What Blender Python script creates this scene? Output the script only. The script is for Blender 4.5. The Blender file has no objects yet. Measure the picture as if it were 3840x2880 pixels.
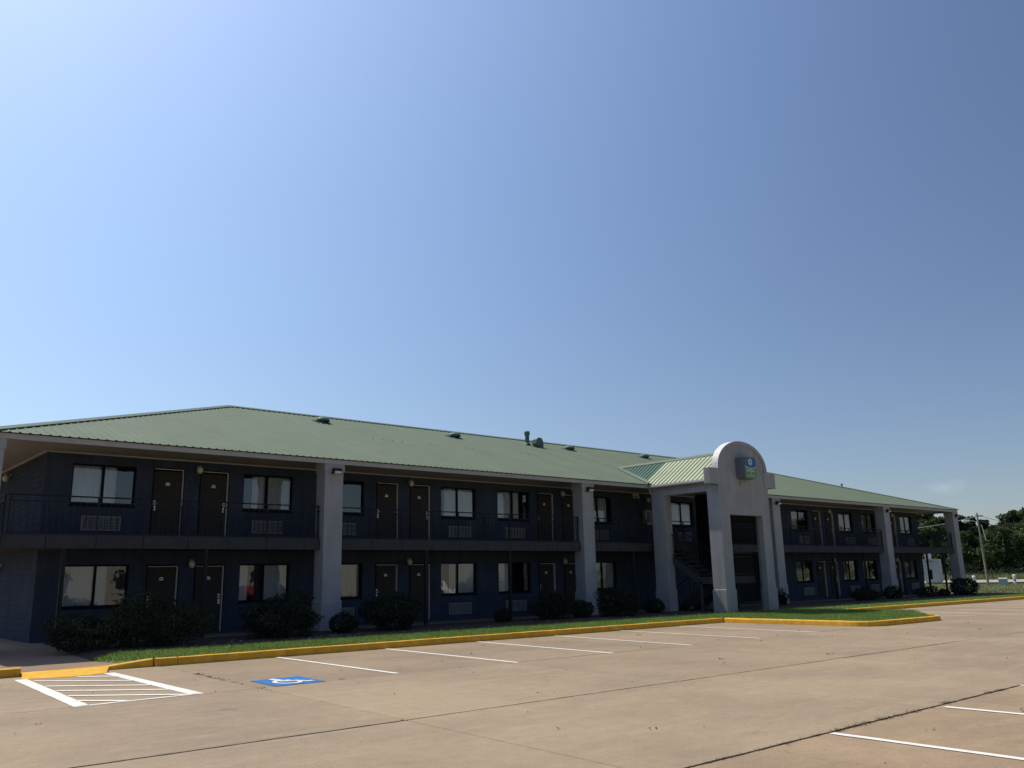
import bpy, bmesh, math, random
import numpy as np
from mathutils import Vector, Matrix
random.seed(7)
rng = np.random.default_rng(7)
C = bpy.context.scene.collection
sc = bpy.context.scene

# ------------------------------------------------------------------ camera
FPX, PITCH, ROLL, YAW = 3192.8, 12.806, -1.2118, 40.989
a, b, c = (math.radians(v) for v in (PITCH, ROLL, YAW))
fw = Vector((math.sin(c) * math.cos(a), math.cos(c) * math.cos(a), math.sin(a)))
rt = Vector((math.cos(c), -math.sin(c), 0))
up = rt.cross(fw)
r2 = math.cos(b) * rt + math.sin(b) * up
u2 = -math.sin(b) * rt + math.cos(b) * up
cd = bpy.data.cameras.new('camera')
cam = bpy.data.objects.new('camera', cd)
C.objects.link(cam)
cd.sensor_width = 36
cd.lens = FPX / 3840 * 36
cd.clip_end = 12000
M = Matrix((r2, u2, -fw)).transposed().to_4x4()
M.translation = (0, 0, 1.6)
cam.matrix_world = M
sc.camera = cam

# ------------------------------------------------------------------ sky and sun
SUN = Vector((-0.17, 1.0, 1.53)).normalized()
EL = math.asin(SUN.z)
AZ = math.atan2(SUN.x, SUN.y)
w = bpy.data.worlds.new('World')
sc.world = w
w.use_nodes = True
nt = w.node_tree
nt.nodes.clear()
out = nt.nodes.new('ShaderNodeOutputWorld')
bg = nt.nodes.new('ShaderNodeBackground')
sky = nt.nodes.new('ShaderNodeTexSky')
sky.sky_type = 'NISHITA'
sky.sun_disc = False
sky.sun_elevation = EL
sky.sun_rotation = AZ
sky.altitude = 50
sky.air_density = 1.0
sky.dust_density = 0.6
sky.ozone_density = 1.15
SKY_STRENGTH = 0.14
bg.inputs['Strength'].default_value = SKY_STRENGTH
# a few thin low clouds all round the horizon
tc = nt.nodes.new('ShaderNodeTexCoord')
sep = nt.nodes.new('ShaderNodeSeparateXYZ')
mp = nt.nodes.new('ShaderNodeMapping'); mp.inputs['Scale'].default_value = (9, 9, 22)
nz = nt.nodes.new('ShaderNodeTexNoise'); nz.inputs['Scale'].default_value = 1.0
nz.inputs['Detail'].default_value = 5; nz.inputs['Roughness'].default_value = .55
rmp = nt.nodes.new('ShaderNodeMapRange'); rmp.inputs['From Min'].default_value = .60; rmp.inputs['From Max'].default_value = .78
band = nt.nodes.new('ShaderNodeValToRGB')
cr = band.color_ramp
cr.elements[0].position = 0.03; cr.elements[0].color = (0, 0, 0, 1)
cr.elements[1].position = 0.13; cr.elements[1].color = (0, 0, 0, 1)
e = cr.elements.new(.06); e.color = (1, 1, 1, 1)
mul = nt.nodes.new('ShaderNodeMath'); mul.operation = 'MULTIPLY'
mul2 = nt.nodes.new('ShaderNodeMath'); mul2.operation = 'MULTIPLY'; mul2.inputs[1].default_value = .55
mixc = nt.nodes.new('ShaderNodeMix'); mixc.data_type = 'RGBA'
mixc.inputs['B'].default_value = (9.0, 9.2, 9.6, 1)
L = nt.links.new
L(tc.outputs['Generated'], mp.inputs['Vector']); L(mp.outputs[0], nz.inputs['Vector'])
L(tc.outputs['Generated'], sep.inputs[0]); L(sep.outputs['Z'], band.inputs[0])
L(nz.outputs['Fac'], rmp.inputs['Value']); L(rmp.outputs[0], mul.inputs[0]); L(band.outputs[0], mul.inputs[1])
L(mul.outputs[0], mul2.inputs[0]); L(mul2.outputs[0], mixc.inputs['Factor'])
L(sky.outputs[0], mixc.inputs['A'])
# forward scattering by summer haze: the sky is brighter towards the sun and darker away from it
dp = nt.nodes.new('ShaderNodeVectorMath'); dp.operation = 'DOT_PRODUCT'; dp.inputs[1].default_value = SUN
L(tc.outputs['Generated'], dp.inputs[0])
mx0 = nt.nodes.new('ShaderNodeMath'); mx0.operation = 'MAXIMUM'; mx0.inputs[1].default_value = 0
L(dp.outputs['Value'], mx0.inputs[0])
pw = nt.nodes.new('ShaderNodeMath'); pw.operation = 'POWER'; pw.inputs[1].default_value = 3
L(mx0.outputs[0], pw.inputs[0])
fs = nt.nodes.new('ShaderNodeVectorMath'); fs.operation = 'SCALE'; fs.inputs[0].default_value = (1.16, 1.15, 1.06)
L(pw.outputs[0], fs.inputs['Scale'])
ma = nt.nodes.new('ShaderNodeVectorMath'); ma.operation = 'ADD'; ma.inputs[1].default_value = (.525, .545, .615)
L(fs.outputs[0], ma.inputs[0])
scl = nt.nodes.new('ShaderNodeVectorMath'); scl.operation = 'MULTIPLY'
L(mixc.outputs['Result'], scl.inputs[0]); L(ma.outputs[0], scl.inputs[1])
L(scl.outputs[0], bg.inputs['Color'])
L(bg.outputs[0], out.inputs[0])
sd = bpy.data.lights.new('sun', 'SUN')
sd.energy = 4.3
sd.angle = math.radians(.53)
sd.color = (1.0, .94, .84)
so = bpy.data.objects.new('sun', sd)
C.objects.link(so)
so.rotation_euler = SUN.to_track_quat('Z', 'Y').to_euler()
so.location = (0, 40, 60)
sc.view_settings.view_transform = 'Standard'
sc.view_settings.look = 'None'
sc.view_settings.gamma = 1
sc.view_settings.exposure = 0
sc.view_settings.use_curve_mapping = False
sc.render.engine = 'CYCLES'
sc.cycles.max_bounces = 8
sc.cycles.transparent_max_bounces = 12

# ------------------------------------------------------------------ materials
def nodes(name):
    m = bpy.data.materials.new(name); m.use_nodes = True
    n = m.node_tree; p = n.nodes['Principled BSDF']
    return m, n, p
def mat(name, col, rough=.6, spec=.3, var=.12, scale=4.0, bump=.0, bscale=60.0, metal=0, island=0.0, objcol=False, streak=0.0, sscale=(2.5, 2.5, .22), wear=None):
    m, n, p = nodes(name)
    g = n.nodes.new('ShaderNodeNewGeometry')
    t = n.nodes.new('ShaderNodeTexNoise'); t.inputs['Scale'].default_value = scale; t.inputs['Detail'].default_value = 6
    t.inputs['Roughness'].default_value = .65
    n.links.new(g.outputs['Position'], t.inputs['Vector'])
    mr = n.nodes.new('ShaderNodeMapRange'); mr.inputs['From Min'].default_value = .3; mr.inputs['From Max'].default_value = .7
    mr.inputs['To Min'].default_value = 1 - var; mr.inputs['To Max'].default_value = 1 + var
    n.links.new(t.outputs['Fac'], mr.inputs['Value'])
    val = mr.outputs[0]
    if island:
        mi = n.nodes.new('ShaderNodeMapRange'); mi.inputs['To Min'].default_value = 1 - island; mi.inputs['To Max'].default_value = 1 + island
        n.links.new(g.outputs['Random Per Island'], mi.inputs['Value'])
        mm = n.nodes.new('ShaderNodeMath'); mm.operation = 'MULTIPLY'
        n.links.new(val, mm.inputs[0]); n.links.new(mi.outputs[0], mm.inputs[1]); val = mm.outputs[0]
    if streak:
        mpv = n.nodes.new('ShaderNodeMapping'); mpv.inputs['Scale'].default_value = sscale
        n.links.new(g.outputs['Position'], mpv.inputs['Vector'])
        ts = n.nodes.new('ShaderNodeTexNoise'); ts.inputs['Scale'].default_value = 1.6; ts.inputs['Detail'].default_value = 7; ts.inputs['Roughness'].default_value = .7
        n.links.new(mpv.outputs[0], ts.inputs['Vector'])
        ms_ = n.nodes.new('ShaderNodeMapRange'); ms_.inputs['From Min'].default_value = .45; ms_.inputs['From Max'].default_value = .72
        ms_.inputs['To Min'].default_value = 1; ms_.inputs['To Max'].default_value = 1 - streak
        n.links.new(ts.outputs['Fac'], ms_.inputs['Value'])
        mm = n.nodes.new('ShaderNodeMath'); mm.operation = 'MULTIPLY'
        n.links.new(val, mm.inputs[0]); n.links.new(ms_.outputs[0], mm.inputs[1]); val = mm.outputs[0]
    mx = n.nodes.new('ShaderNodeVectorMath'); mx.operation = 'SCALE'
    mx.inputs[0].default_value = col
    n.links.new(val, mx.inputs['Scale'])
    src = mx.outputs[0]
    if objcol:
        oi = n.nodes.new('ShaderNodeObjectInfo')
        mq = n.nodes.new('ShaderNodeVectorMath'); mq.operation = 'MULTIPLY'
        n.links.new(src, mq.inputs[0]); n.links.new(oi.outputs['Color'], mq.inputs[1]); src = mq.outputs[0]
    if wear:
        # worn through to bare concrete in chips
        tw = n.nodes.new('ShaderNodeTexNoise'); tw.inputs['Scale'].default_value = wear[1]; tw.inputs['Detail'].default_value = 8; tw.inputs['Roughness'].default_value = .75
        n.links.new(g.outputs['Position'], tw.inputs['Vector'])
        mw = n.nodes.new('ShaderNodeMapRange'); mw.inputs['From Min'].default_value = wear[2]; mw.inputs['From Max'].default_value = wear[2] + .06
        n.links.new(tw.outputs['Fac'], mw.inputs['Value'])
        mxw = n.nodes.new('ShaderNodeMix'); mxw.data_type = 'RGBA'; mxw.inputs['B'].default_value = (*wear[0], 1)
        n.links.new(mw.outputs[0], mxw.inputs['Factor']); n.links.new(src, mxw.inputs['A']); src = mxw.outputs['Result']
    n.links.new(src, p.inputs['Base Color'])
    p.inputs['Roughness'].default_value = rough
    p.inputs['Specular IOR Level'].default_value = spec
    p.inputs['Metallic'].default_value = metal
    if bump:
        t2 = n.nodes.new('ShaderNodeTexNoise'); t2.inputs['Scale'].default_value = bscale; t2.inputs['Detail'].default_value = 4
        n.links.new(g.outputs['Position'], t2.inputs['Vector'])
        bn = n.nodes.new('ShaderNodeBump'); bn.inputs['Strength'].default_value = bump; bn.inputs['Distance'].default_value = .02
        n.links.new(t2.outputs['Fac'], bn.inputs['Height']); n.links.new(bn.outputs[0], p.inputs['Normal'])
    return m

def concrete_mat(name, c1, c2, c3):
    """weathered concrete: big blotches, fine speckle, streaks and round oil stains"""
    m, n, p = nodes(name)
    g = n.nodes.new('ShaderNodeNewGeometry')
    def noise(s, d=5, r=.6, vec=None):
        t = n.nodes.new('ShaderNodeTexNoise'); t.inputs['Scale'].default_value = s; t.inputs['Detail'].default_value = d; t.inputs['Roughness'].default_value = r
        n.links.new(vec or g.outputs['Position'], t.inputs['Vector']); return t.outputs['Fac']
    def rng_(v, a_, b_, c_=0, d_=1):
        t = n.nodes.new('ShaderNodeMapRange'); t.inputs['From Min'].default_value = a_; t.inputs['From Max'].default_value = b_
        t.inputs['To Min'].default_value = c_; t.inputs['To Max'].default_value = d_; n.links.new(v, t.inputs['Value']); return t.outputs[0]
    def mix(f, A, B, mode='MIX'):
        t = n.nodes.new('ShaderNodeMix'); t.data_type = 'RGBA'; t.blend_type = mode
        for k, v in (('Factor', f), ('A', A), ('B', B)):
            if hasattr(v, 'is_output'): n.links.new(v, t.inputs[k])
            elif k == 'Factor': t.inputs[k].default_value = v
            else: t.inputs[k].default_value = (*v, 1)
        return t.outputs['Result']
    col = mix(rng_(noise(.35, 4), .38, .62), c1, c2)
    mpn = n.nodes.new('ShaderNodeMapping'); mpn.inputs['Scale'].default_value = (.35, 2.2, 1)
    n.links.new(g.outputs['Position'], mpn.inputs['Vector'])
    col = mix(rng_(noise(1.6, 7, .7, mpn.outputs[0]), .5, .75, 0, .55), col, c3)
    sp = rng_(noise(38, 3, .7), .3, .7, .86, 1.14)
    v = n.nodes.new('ShaderNodeVectorMath'); v.operation = 'SCALE'; n.links.new(col, v.inputs[0]); n.links.new(sp, v.inputs['Scale'])
    sp2 = rng_(noise(4.5, 6, .75), .25, .75, .88, 1.12)
    v2 = n.nodes.new('ShaderNodeVectorMath'); v2.operation = 'SCALE'; n.links.new(v.outputs[0], v2.inputs[0]); n.links.new(sp2, v2.inputs['Scale'])
    # oil spots
    vo = n.nodes.new('ShaderNodeTexVoronoi'); vo.inputs['Scale'].default_value = .55; vo.inputs['Randomness'].default_value = 1
    n.links.new(g.outputs['Position'], vo.inputs['Vector'])
    dist = n.nodes.new('ShaderNodeMath'); dist.operation = 'ADD'
    n.links.new(vo.outputs['Distance'], dist.inputs[0])
    nn = rng_(noise(9, 3), .3, .7, -.03, .03); n.links.new(nn, dist.inputs[1])
    st = rng_(dist.outputs[0], .03, .10, .55, 0)
    oi = n.nodes.new('ShaderNodeObjectInfo')
    mq = n.nodes.new('ShaderNodeVectorMath'); mq.operation = 'MULTIPLY'
    n.links.new(v2.outputs[0], mq.inputs[0]); n.links.new(oi.outputs['Color'], mq.inputs[1])
    fin = mix(st, mq.outputs[0], (.14, .115, .09))
    n.links.new(fin, p.inputs['Base Color'])
    p.inputs['Roughness'].default_value = .85; p.inputs['Specular IOR Level'].default_value = .25
    bn = n.nodes.new('ShaderNodeBump'); bn.inputs['Strength'].default_value = .25; bn.inputs['Distance'].default_value = .01
    n.links.new(noise(45, 4), bn.inputs['Height']); n.links.new(bn.outputs[0], p.inputs['Normal'])
    return m

def leaf_mat(name, col, trans=.35, var=.45):
    m = mat(name, col, rough=.8, spec=.08, var=.25, scale=1.2, island=var)
    n = m.node_tree; p = n.nodes['Principled BSDF']; o = n.nodes['Material Output']
    tr = n.nodes.new('ShaderNodeBsdfTranslucent')
    src = p.inputs['Base Color'].links[0].from_socket
    n.links.new(src, tr.inputs['Color'])
    ms = n.nodes.new('ShaderNodeMixShader'); ms.inputs[0].default_value = trans
    n.links.new(p.outputs[0], ms.inputs[1]); n.links.new(tr.outputs[0], ms.inputs[2]); n.links.new(ms.outputs[0], o.inputs[0])
    return m

def glass_mat():
    m = bpy.data.materials.new('window_glass'); m.use_nodes = True
    n = m.node_tree; n.nodes.clear()
    o = n.nodes.new('ShaderNodeOutputMaterial')
    t = n.nodes.new('ShaderNodeBsdfTransparent'); t.inputs[0].default_value = (.93, .95, .95, 1)
    gl = n.nodes.new('ShaderNodeBsdfGlossy'); gl.inputs['Roughness'].default_value = .015
    fr = n.nodes.new('ShaderNodeFresnel'); fr.inputs['IOR'].default_value = 2.05
    g = n.nodes.new('ShaderNodeNewGeometry')
    tx = n.nodes.new('ShaderNodeTexNoise'); tx.inputs['Scale'].default_value = 2.2
    bn = n.nodes.new('ShaderNodeBump'); bn.inputs['Strength'].default_value = .08; bn.inputs['Distance'].default_value = .03
    n.links.new(g.outputs['Position'], tx.inputs['Vector']); n.links.new(tx.outputs['Fac'], bn.inputs['Height']); n.links.new(bn.outputs[0], gl.inputs['Normal'])
    ms = n.nodes.new('ShaderNodeMixShader')
    n.links.new(fr.outputs[0], ms.inputs[0]); n.links.new(t.outputs[0], ms.inputs[1]); n.links.new(gl.outputs[0], ms.inputs[2]); n.links.new(ms.outputs[0], o.inputs[0])
    return m

def siding_mat():
    m = mat('navy_painted_wall', (.050, .064, .098), rough=.9, spec=.03, streak=.2, var=.18, scale=1.5, bump=.15, bscale=40)
    return m

MT = dict(
    navy=siding_mat(),
    navytrim=mat('dark_navy_trim', (.011, .013, .022), rough=.8, spec=.06, var=.1),
    door=mat('charcoal_door_paint', (.050, .048, .047), rough=.8, spec=.06, var=.12, scale=6),
    jamb=mat('white_door_frame_paint', (.74, .73, .71), rough=.5, var=.06),
    grey=mat('grey_stucco_paint', (.35, .353, .365), rough=.95, spec=.05, streak=.16, var=.10, scale=1.3, bump=.35, bscale=35),
    fascia=mat('light_grey_fascia', (.40, .385, .38), rough=.6, spec=.25, var=.10, scale=2),
    soffit=mat('taupe_soffit', (.28, .268, .262), rough=.8, spec=.2, var=.08, scale=2),
    charcoal=mat('charcoal_balcony_paint', (.060, .061, .066), rough=.85, spec=.06, var=.12, scale=3),
    rail=mat('dark_rail_paint', (.026, .027, .030), rough=.7, spec=.1, var=.1),
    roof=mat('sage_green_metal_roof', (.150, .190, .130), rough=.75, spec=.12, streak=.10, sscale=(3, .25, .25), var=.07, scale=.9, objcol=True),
    roofcap=mat('sage_green_roof_cap', (.14, .185, .14), rough=.7, spec=.15, var=.08),
    vent=mat('teal_green_vent', (.095, .165, .125), rough=.6, spec=.25, var=.1),
    curtain=mat('white_curtain_cloth', (.66, .70, .72), rough=.9, spec=.1, var=.05),
    curtaindim=mat('dimmed_curtain_cloth', (.27, .28, .27), rough=.9, spec=.1, var=.06),
    curtainw=mat('cream_curtain_cloth', (.50, .49, .42), rough=.9, spec=.1, var=.06),
    glass=glass_mat(),
    grille=mat('grey_metal_grille', (.26, .26, .255), rough=.5, spec=.4, var=.08),
    steel=mat('satin_steel', (.75, .74, .70), rough=.35, spec=.5, var=.05, metal=.5),
    white=mat('white_enamel', (.78, .78, .76), rough=.45, spec=.4, var=.05),
    globe=mat('frosted_lamp_globe', (.56, .55, .50), rough=.3, spec=.5, var=.03),
    black=mat('black_metal', (.02, .02, .022), rough=.4, spec=.4, var=.05),
    lens=mat('frosted_lens', (.7, .7, .66), rough=.3, spec=.5, var=.03),
    yellow=mat('yellow_kerb_paint', (.75, .41, .05), rough=.8, spec=.15, var=.16, scale=5, streak=.18, sscale=(2, 2, 3), wear=((.30, .235, .16), 7, .66), bump=.3, bscale=40),
    concrete=concrete_mat('weathered_concrete', (.325, .243, .154), (.262, .198, .130), (.385, .293, .195)),
    aggregate=mat('exposed_aggregate_concrete', (.27, .185, .13), rough=.9, spec=.15, var=.25, scale=30, bump=.5, bscale=60),
    soil=mat('dark_joint_soil', (.055, .042, .028), rough=.95, spec=.1, var=.4, scale=14, bump=.8, bscale=30),
    mulch=mat('brown_mulch', (.075, .056, .042), rough=.95, spec=.1, var=.45, scale=9, bump=1.0, bscale=22),
    paint=mat('white_road_paint', (.76, .73, .655), rough=.85, spec=.1, var=.09, scale=16, streak=.12, sscale=(4, 4, 4), wear=((.36, .27, .18), 11, .655)),
    bluepaint=mat('blue_road_paint', (.045, .17, .43), rough=.85, spec=.1, var=.18, scale=12, streak=.2, sscale=(4, 4, 4), wear=((.30, .26, .20), 9, .65)),
    turf=mat('turf_soil', (.13, .19, .055), rough=.95, spec=.1, var=.35, scale=6, bump=.6, bscale=30),
    field=mat('meadow_ground', (.115, .125, .055), rough=.95, spec=.1, var=.4, scale=.35, bump=.6, bscale=3),
    road=mat('pale_road', (.36, .33, .28), rough=.9, spec=.15, var=.1, scale=.5),
    grass=leaf_mat('grass_blades', (.215, .305, .085), .4, .4),
    drygrass=leaf_mat('meadow_grass_blades', (.27, .27, .13), .35, .35),
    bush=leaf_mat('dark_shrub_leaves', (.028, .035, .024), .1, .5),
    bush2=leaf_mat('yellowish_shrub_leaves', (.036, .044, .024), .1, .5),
    tree=leaf_mat('tree_leaves', (.058, .080, .034), .25, .4),
    tree2=leaf_mat('light_tree_leaves', (.085, .115, .044), .25, .4),
    pine=leaf_mat('dark_tree_leaves', (.040, .056, .032), .2, .4),
    bark=mat('tree_bark', (.10, .078, .058), rough=.95, spec=.1, var=.3, scale=6, bump=.6, bscale=20),
    wood=mat('weathered_pole_wood', (.27, .235, .19), rough=.9, spec=.15, var=.2, scale=3),
    coping=mat('mottled_white_coping', (.66, .65, .63), rough=.6, var=.3, scale=9),
    trailer=mat('dull_white_trailer_paint', (.40, .41, .43), rough=.5, var=.06),
    signblue=mat('sign_blue', (.012, .095, .24), rough=.3, spec=.5, var=.03),
    signgreen=mat('sign_green', (.075, .25, .065), rough=.3, spec=.5, var=.03),
    signwhite=mat('sign_white', (.78, .82, .82), rough=.4, spec=.4, var=.02),
    signcase=mat('sign_case_grey', (.155, .155, .185), rough=.5, spec=.3, var=.05),
    xfmr=mat('pale_green_grey_cabinet', (.34, .38, .36), rough=.5, spec=.3, var=.06),
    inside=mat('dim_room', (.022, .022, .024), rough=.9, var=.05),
    stone=mat('bed_stones', (.13, .115, .105), rough=.9, var=.2, scale=8, island=.3),
    litter=mat('dry_leaf_litter', (.10, .07, .04), rough=.9, var=.2, island=.5),
    beige=mat('beige_stucco', (.40, .355, .29), rough=.85, var=.08, scale=1),
    red=mat('red_car_paint', (.22, .035, .04), rough=.25, spec=.5, var=.03),
    rubber=mat('tyre_rubber', (.02, .02, .02), rough=.8, var=.1),
)

# ------------------------------------------------------------------ mesh helpers
class MB:
    def __init__(s): s.v = []; s.f = []
    def add(s, vs, fs):
        o = len(s.v); s.v += [tuple(p) for p in vs]; s.f += [tuple(i + o for i in f) for f in fs]; return s
    def box(s, x0, x1, y0, y1, z0, z1):
        vs = [(x, y, z) for z in (z0, z1) for y in (y0, y1) for x in (x0, x1)]
        return s.add(vs, [(0, 2, 3, 1), (4, 5, 7, 6), (0, 1, 5, 4), (2, 6, 7, 3), (0, 4, 6, 2), (1, 3, 7, 5)])
    def cbox(s, x0, x1, y0, y1, z0, z1, ch=.012):
        """box with chamfered edges"""
        bm = bmesh.new()
        bmesh.ops.create_cube(bm, size=1)
        for v in bm.verts:
            v.co = ((x0 + x1) / 2 + v.co.x * (x1 - x0), (y0 + y1) / 2 + v.co.y * (y1 - y0), (z0 + z1) / 2 + v.co.z * (z1 - z0))
        bmesh.ops.bevel(bm, geom=bm.edges[:], offset=ch, segments=1, affect='EDGES')
        bm.verts.index_update()
        s.add([v.co for v in bm.verts], [[v.index for v in f.verts] for f in bm.faces])
        bm.free(); return s
    def tube(s, pts, r, n=8, cap=True, r1=None):
        pts = [Vector(p) for p in pts]; o = len(s.v); k = len(pts)
        for i, p in enumerate(pts):
            d = (pts[min(i + 1, k - 1)] - pts[max(i - 1, 0)]).normalized()
            ax = d.orthogonal().normalized() if abs(d.z) > .9 else d.cross(Vector((0, 0, 1))).normalized()
            bx = d.cross(ax)
            rr = r if r1 is None else r + (r1 - r) * i / (k - 1)
            for j in range(n):
                t = 2 * math.pi * j / n
                s.v.append(tuple(p + rr * (math.cos(t) * ax + math.sin(t) * bx)))
        for i in range(k - 1):
            for j in range(n):
                s.f.append((o + i * n + j, o + i * n + (j + 1) % n, o + (i + 1) * n + (j + 1) % n, o + (i + 1) * n + j))
        if cap:
            s.f.append(tuple(o + j for j in range(n))[::-1]); s.f.append(tuple(o + (k - 1) * n + j for j in range(n)))
        return s
    def lathe(s, prof, n=16, cx=0, cy=0):
        o = len(s.v)
        for r, z in prof:
            for j in range(n):
                t = 2 * math.pi * j / n
                s.v.append((cx + r * math.cos(t), cy + r * math.sin(t), z))
        for i in range(len(prof) - 1):
            for j in range(n):
                s.f.append((o + i * n + j, o + i * n + (j + 1) % n, o + (i + 1) * n + (j + 1) % n, o + (i + 1) * n + j))
        s.f.append(tuple(o + j for j in range(n))[::-1]); s.f.append(tuple(o + (len(prof) - 1) * n + j for j in range(n)))
        return s
    def prism_xz(s, poly, y0, y1):
        """closed outline in x,z extruded along y"""
        k = len(poly)
        vs = [(x, y0, z) for x, z in poly] + [(x, y1, z) for x, z in poly]
        return s.add(vs, [tuple(range(k)), tuple(range(2 * k - 1, k - 1, -1))] + [(i, (i + 1) % k + 0, (i + 1) % k + k, i + k)[::-1] for i in range(k)])
    def prism_yz(s, poly, x0, x1):
        k = len(poly)
        vs = [(x0, y, z) for y, z in poly] + [(x1, y, z) for y, z in poly]
        return s.add(vs, [tuple(range(k))[::-1], tuple(range(k, 2 * k))] + [(i, (i + 1) % k, (i + 1) % k + k, i + k) for i in range(k)])
    def mesh(s, name):
        me = bpy.data.meshes.new(name); me.from_pydata(s.v, [], s.f); me.update(); return me

WLOC = {}
def link(o, parent, loc=(0, 0, 0)):
    C.objects.link(o)
    o.location = loc
    WLOC[o.name] = Vector(loc)
    if parent:
        o.parent = parent
        o.matrix_parent_inverse = Matrix.Translation(-WLOC[parent.name])
    return o
def part(name, mb, m, parent=None, loc=(0, 0, 0), label=None, smooth=False, kind=None):
    me = mb.mesh(name) if isinstance(mb, MB) else mb
    if not me.materials: me.materials.append(MT[m])
    if smooth:
        me.shade_smooth() if hasattr(me, 'shade_smooth') else None
    o = bpy.data.objects.new(name, me)
    link(o, parent, loc)
    if label: o['label'] = label
    if kind: o['kind'] = kind
    return o
def tag(o, label, cat=None, group=None, kind=None):
    o['label'] = label
    if cat: o['category'] = cat
    if group: o['group'] = group
    if kind: o['kind'] = kind
    return o
def thing(name, loc, label, cat=None, group=None, kind=None):
    o = bpy.data.objects.new(name, None); link(o, None, loc)
    o.empty_display_size = .3
    return tag(o, label, cat, group, kind)
def gz(x, z=0):
    """the lot falls gently to the right"""
    return z - .0033 * (min(max(x, -40), 75) - 6)

# ------------------------------------------------------------------ ground, lot
mb = MB()
xs = [-4000, -300, -60, -40, -10, 6, 40, 75, 110, 300, 900, 4000]
ys = [-4000, -300, -60, -20, 10, 30, 60, 150, 400, 1200, 4000]
vs = [(x, y, gz(x) - .12) for y in ys for x in xs]
nx = len(xs)
mb.add(vs, [(j * nx + i, j * nx + i + 1, (j + 1) * nx + i + 1, (j + 1) * nx + i) for j in range(len(ys) - 1) for i in range(nx - 1)])
tag(part('ground', mb, 'field'), 'flat green meadow ground running out to the horizon', kind='structure')

lot = thing('parking_lot', (20, 9, 0), 'tan weathered concrete parking lot in large jointed slabs', kind='structure')
XJ = [-24.5, -19.4, -14.3, -9.3, -4.2, .85, 5.93, 10.98, 15.9, 21.1, 26.2, 31.4, 36.5, 41.6, 46.8, 52, 57, 62, 67, 72]
YJ = [18.34, 13.16, 8.84, 4.93, .4, -4.2, -9.4, -15]
SK = .045
GX = .009
def slab(i, j):
    x0, x1, y1, y0 = XJ[i], XJ[i + 1], YJ[j], YJ[j + 1]
    gy0 = .013 if j in (1, 2) else .007
    gy1 = .013 if j in (2, 3) else .007
    def edge(p, q, n, amp):
        r = []
        for k in range(n):
            t = k / n
            jit = random.uniform(-amp, amp) if k else 0
            d = (q[1] - p[1], -(q[0] - p[0])); ln = math.hypot(*d)
            r.append((p[0] + (q[0] - p[0]) * t + d[0] / ln * jit, p[1] + (q[1] - p[1]) * t + d[1] / ln * jit))
        return r
    X = lambda x, y: x + SK * (y - 8.84)
    A = (X(x0, y0) + GX, y0 + gy0); B = (X(x1, y0) - GX, y0 + gy0); Cc = (X(x1, y1) - GX, y1 - gy1); D = (X(x0, y1) + GX, y1 - gy1)
    am = .007
    ring = edge(A, B, 30, am) + edge(B, Cc, 26, .004) + edge(Cc, D, 30, am) + edge(D, A, 26, .004)
    cx = sum(p[0] for p in ring) / len(ring); cy = sum(p[1] for p in ring) / len(ring)
    k = len(ring)
    inner = [(cx + (p[0] - cx) * (1 - .008 / 2.5), cy + (p[1] - cy) * (1 - .008 / 2.5)) for p in ring]
    dz = random.uniform(-.003, .003)
    m_ = MB()
    m_.add([(x, y, gz(x) + dz) for x, y in inner] + [(x, y, gz(x) - .01 + dz) for x, y in ring] + [(x, y, gz(x) - .09) for x, y in ring],
           [tuple(range(k))] + [(k + i_, k + (i_ + 1) % k, (i_ + 1) % k, i_) for i_ in range(k)] + [(2 * k + i_, 2 * k + (i_ + 1) % k, k + (i_ + 1) % k, k + i_) for i_ in range(k)])
    o = part('concrete_slab', m_, 'concrete', lot)
    t = random.uniform(.93, 1.06)
    tint = (1, 1, 1)
    if j >= 3: tint = (1.03, .97, .93)
    if j == 0: tint = (.98, .97, .98)
    o.color = (t * tint[0], t * tint[1], t * tint[2], 1)
for j in range(len(YJ) - 1):
    for i in range(len(XJ) - 1):
        slab(i, j)
# soil that fills the joints
mb = MB()
for y, h in ((18.34, .03), (13.16, .012), (8.84, .024), (4.93, .024), (.4, .02)):
    for x in range(-20, 72, 4):
        mb.add([(x, y - h, gz(x) - .014), (x + 4, y - h, gz(x + 4) - .014), (x + 4, y + h, gz(x + 4) - .014), (x, y + h, gz(x) - .014)], [(0, 1, 2, 3)])
for x in XJ[1:-1]:
    X = lambda y: x + SK * (y - 8.84)
    for y in range(-8, 18, 2):
        mb.add([(X(y) - .016, y, gz(x) - .018), (X(y) + .016, y, gz(x) - .018), (X(y + 2) + .016, y + 2, gz(x) - .018), (X(y + 2) - .016, y + 2, gz(x) - .018)], [(0, 1, 2, 3)])
part('joint_filler', mb, 'soil', lot, kind='stuff')
# weeds and debris along the joints
def tuft(mb, x, y, s, n=9, zz=None):
    z0 = gz(x) - .012 if zz is None else zz
    for _ in range(n):
        t = random.uniform(0, 6.28); d = random.uniform(.2, 1.0) * s
        px, py = x + random.gauss(0, s * .6), y + random.gauss(0, s * .25)
        wdt = s * .16
        mb.add([(px - wdt, py, z0), (px + wdt, py, z0), (px + math.cos(t) * d * .8, py + math.sin(t) * d * .8, z0 + d * .55)], [(0, 1, 2)])
wd = MB()
for _ in range(520):                                     # joint nearest the camera
    x = random.uniform(3, 15); tuft(wd, x, 4.93 + random.gauss(0, .012), random.choice([.02, .03, .035, .055]))
for x in (8.62, 9.0, 9.25, 9.6, 9.9, 10.3, 11.3, 12.6, 12.9):
    for _ in range(12): tuft(wd, x + random.uniform(-.12, .12), 4.93 + random.gauss(0, .02), .06)
for _ in range(420):
    x = random.uniform(0, 28); tuft(wd, x, 8.84 + random.gauss(0, .008), random.choice([.012, .018, .025]), 6)
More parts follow.
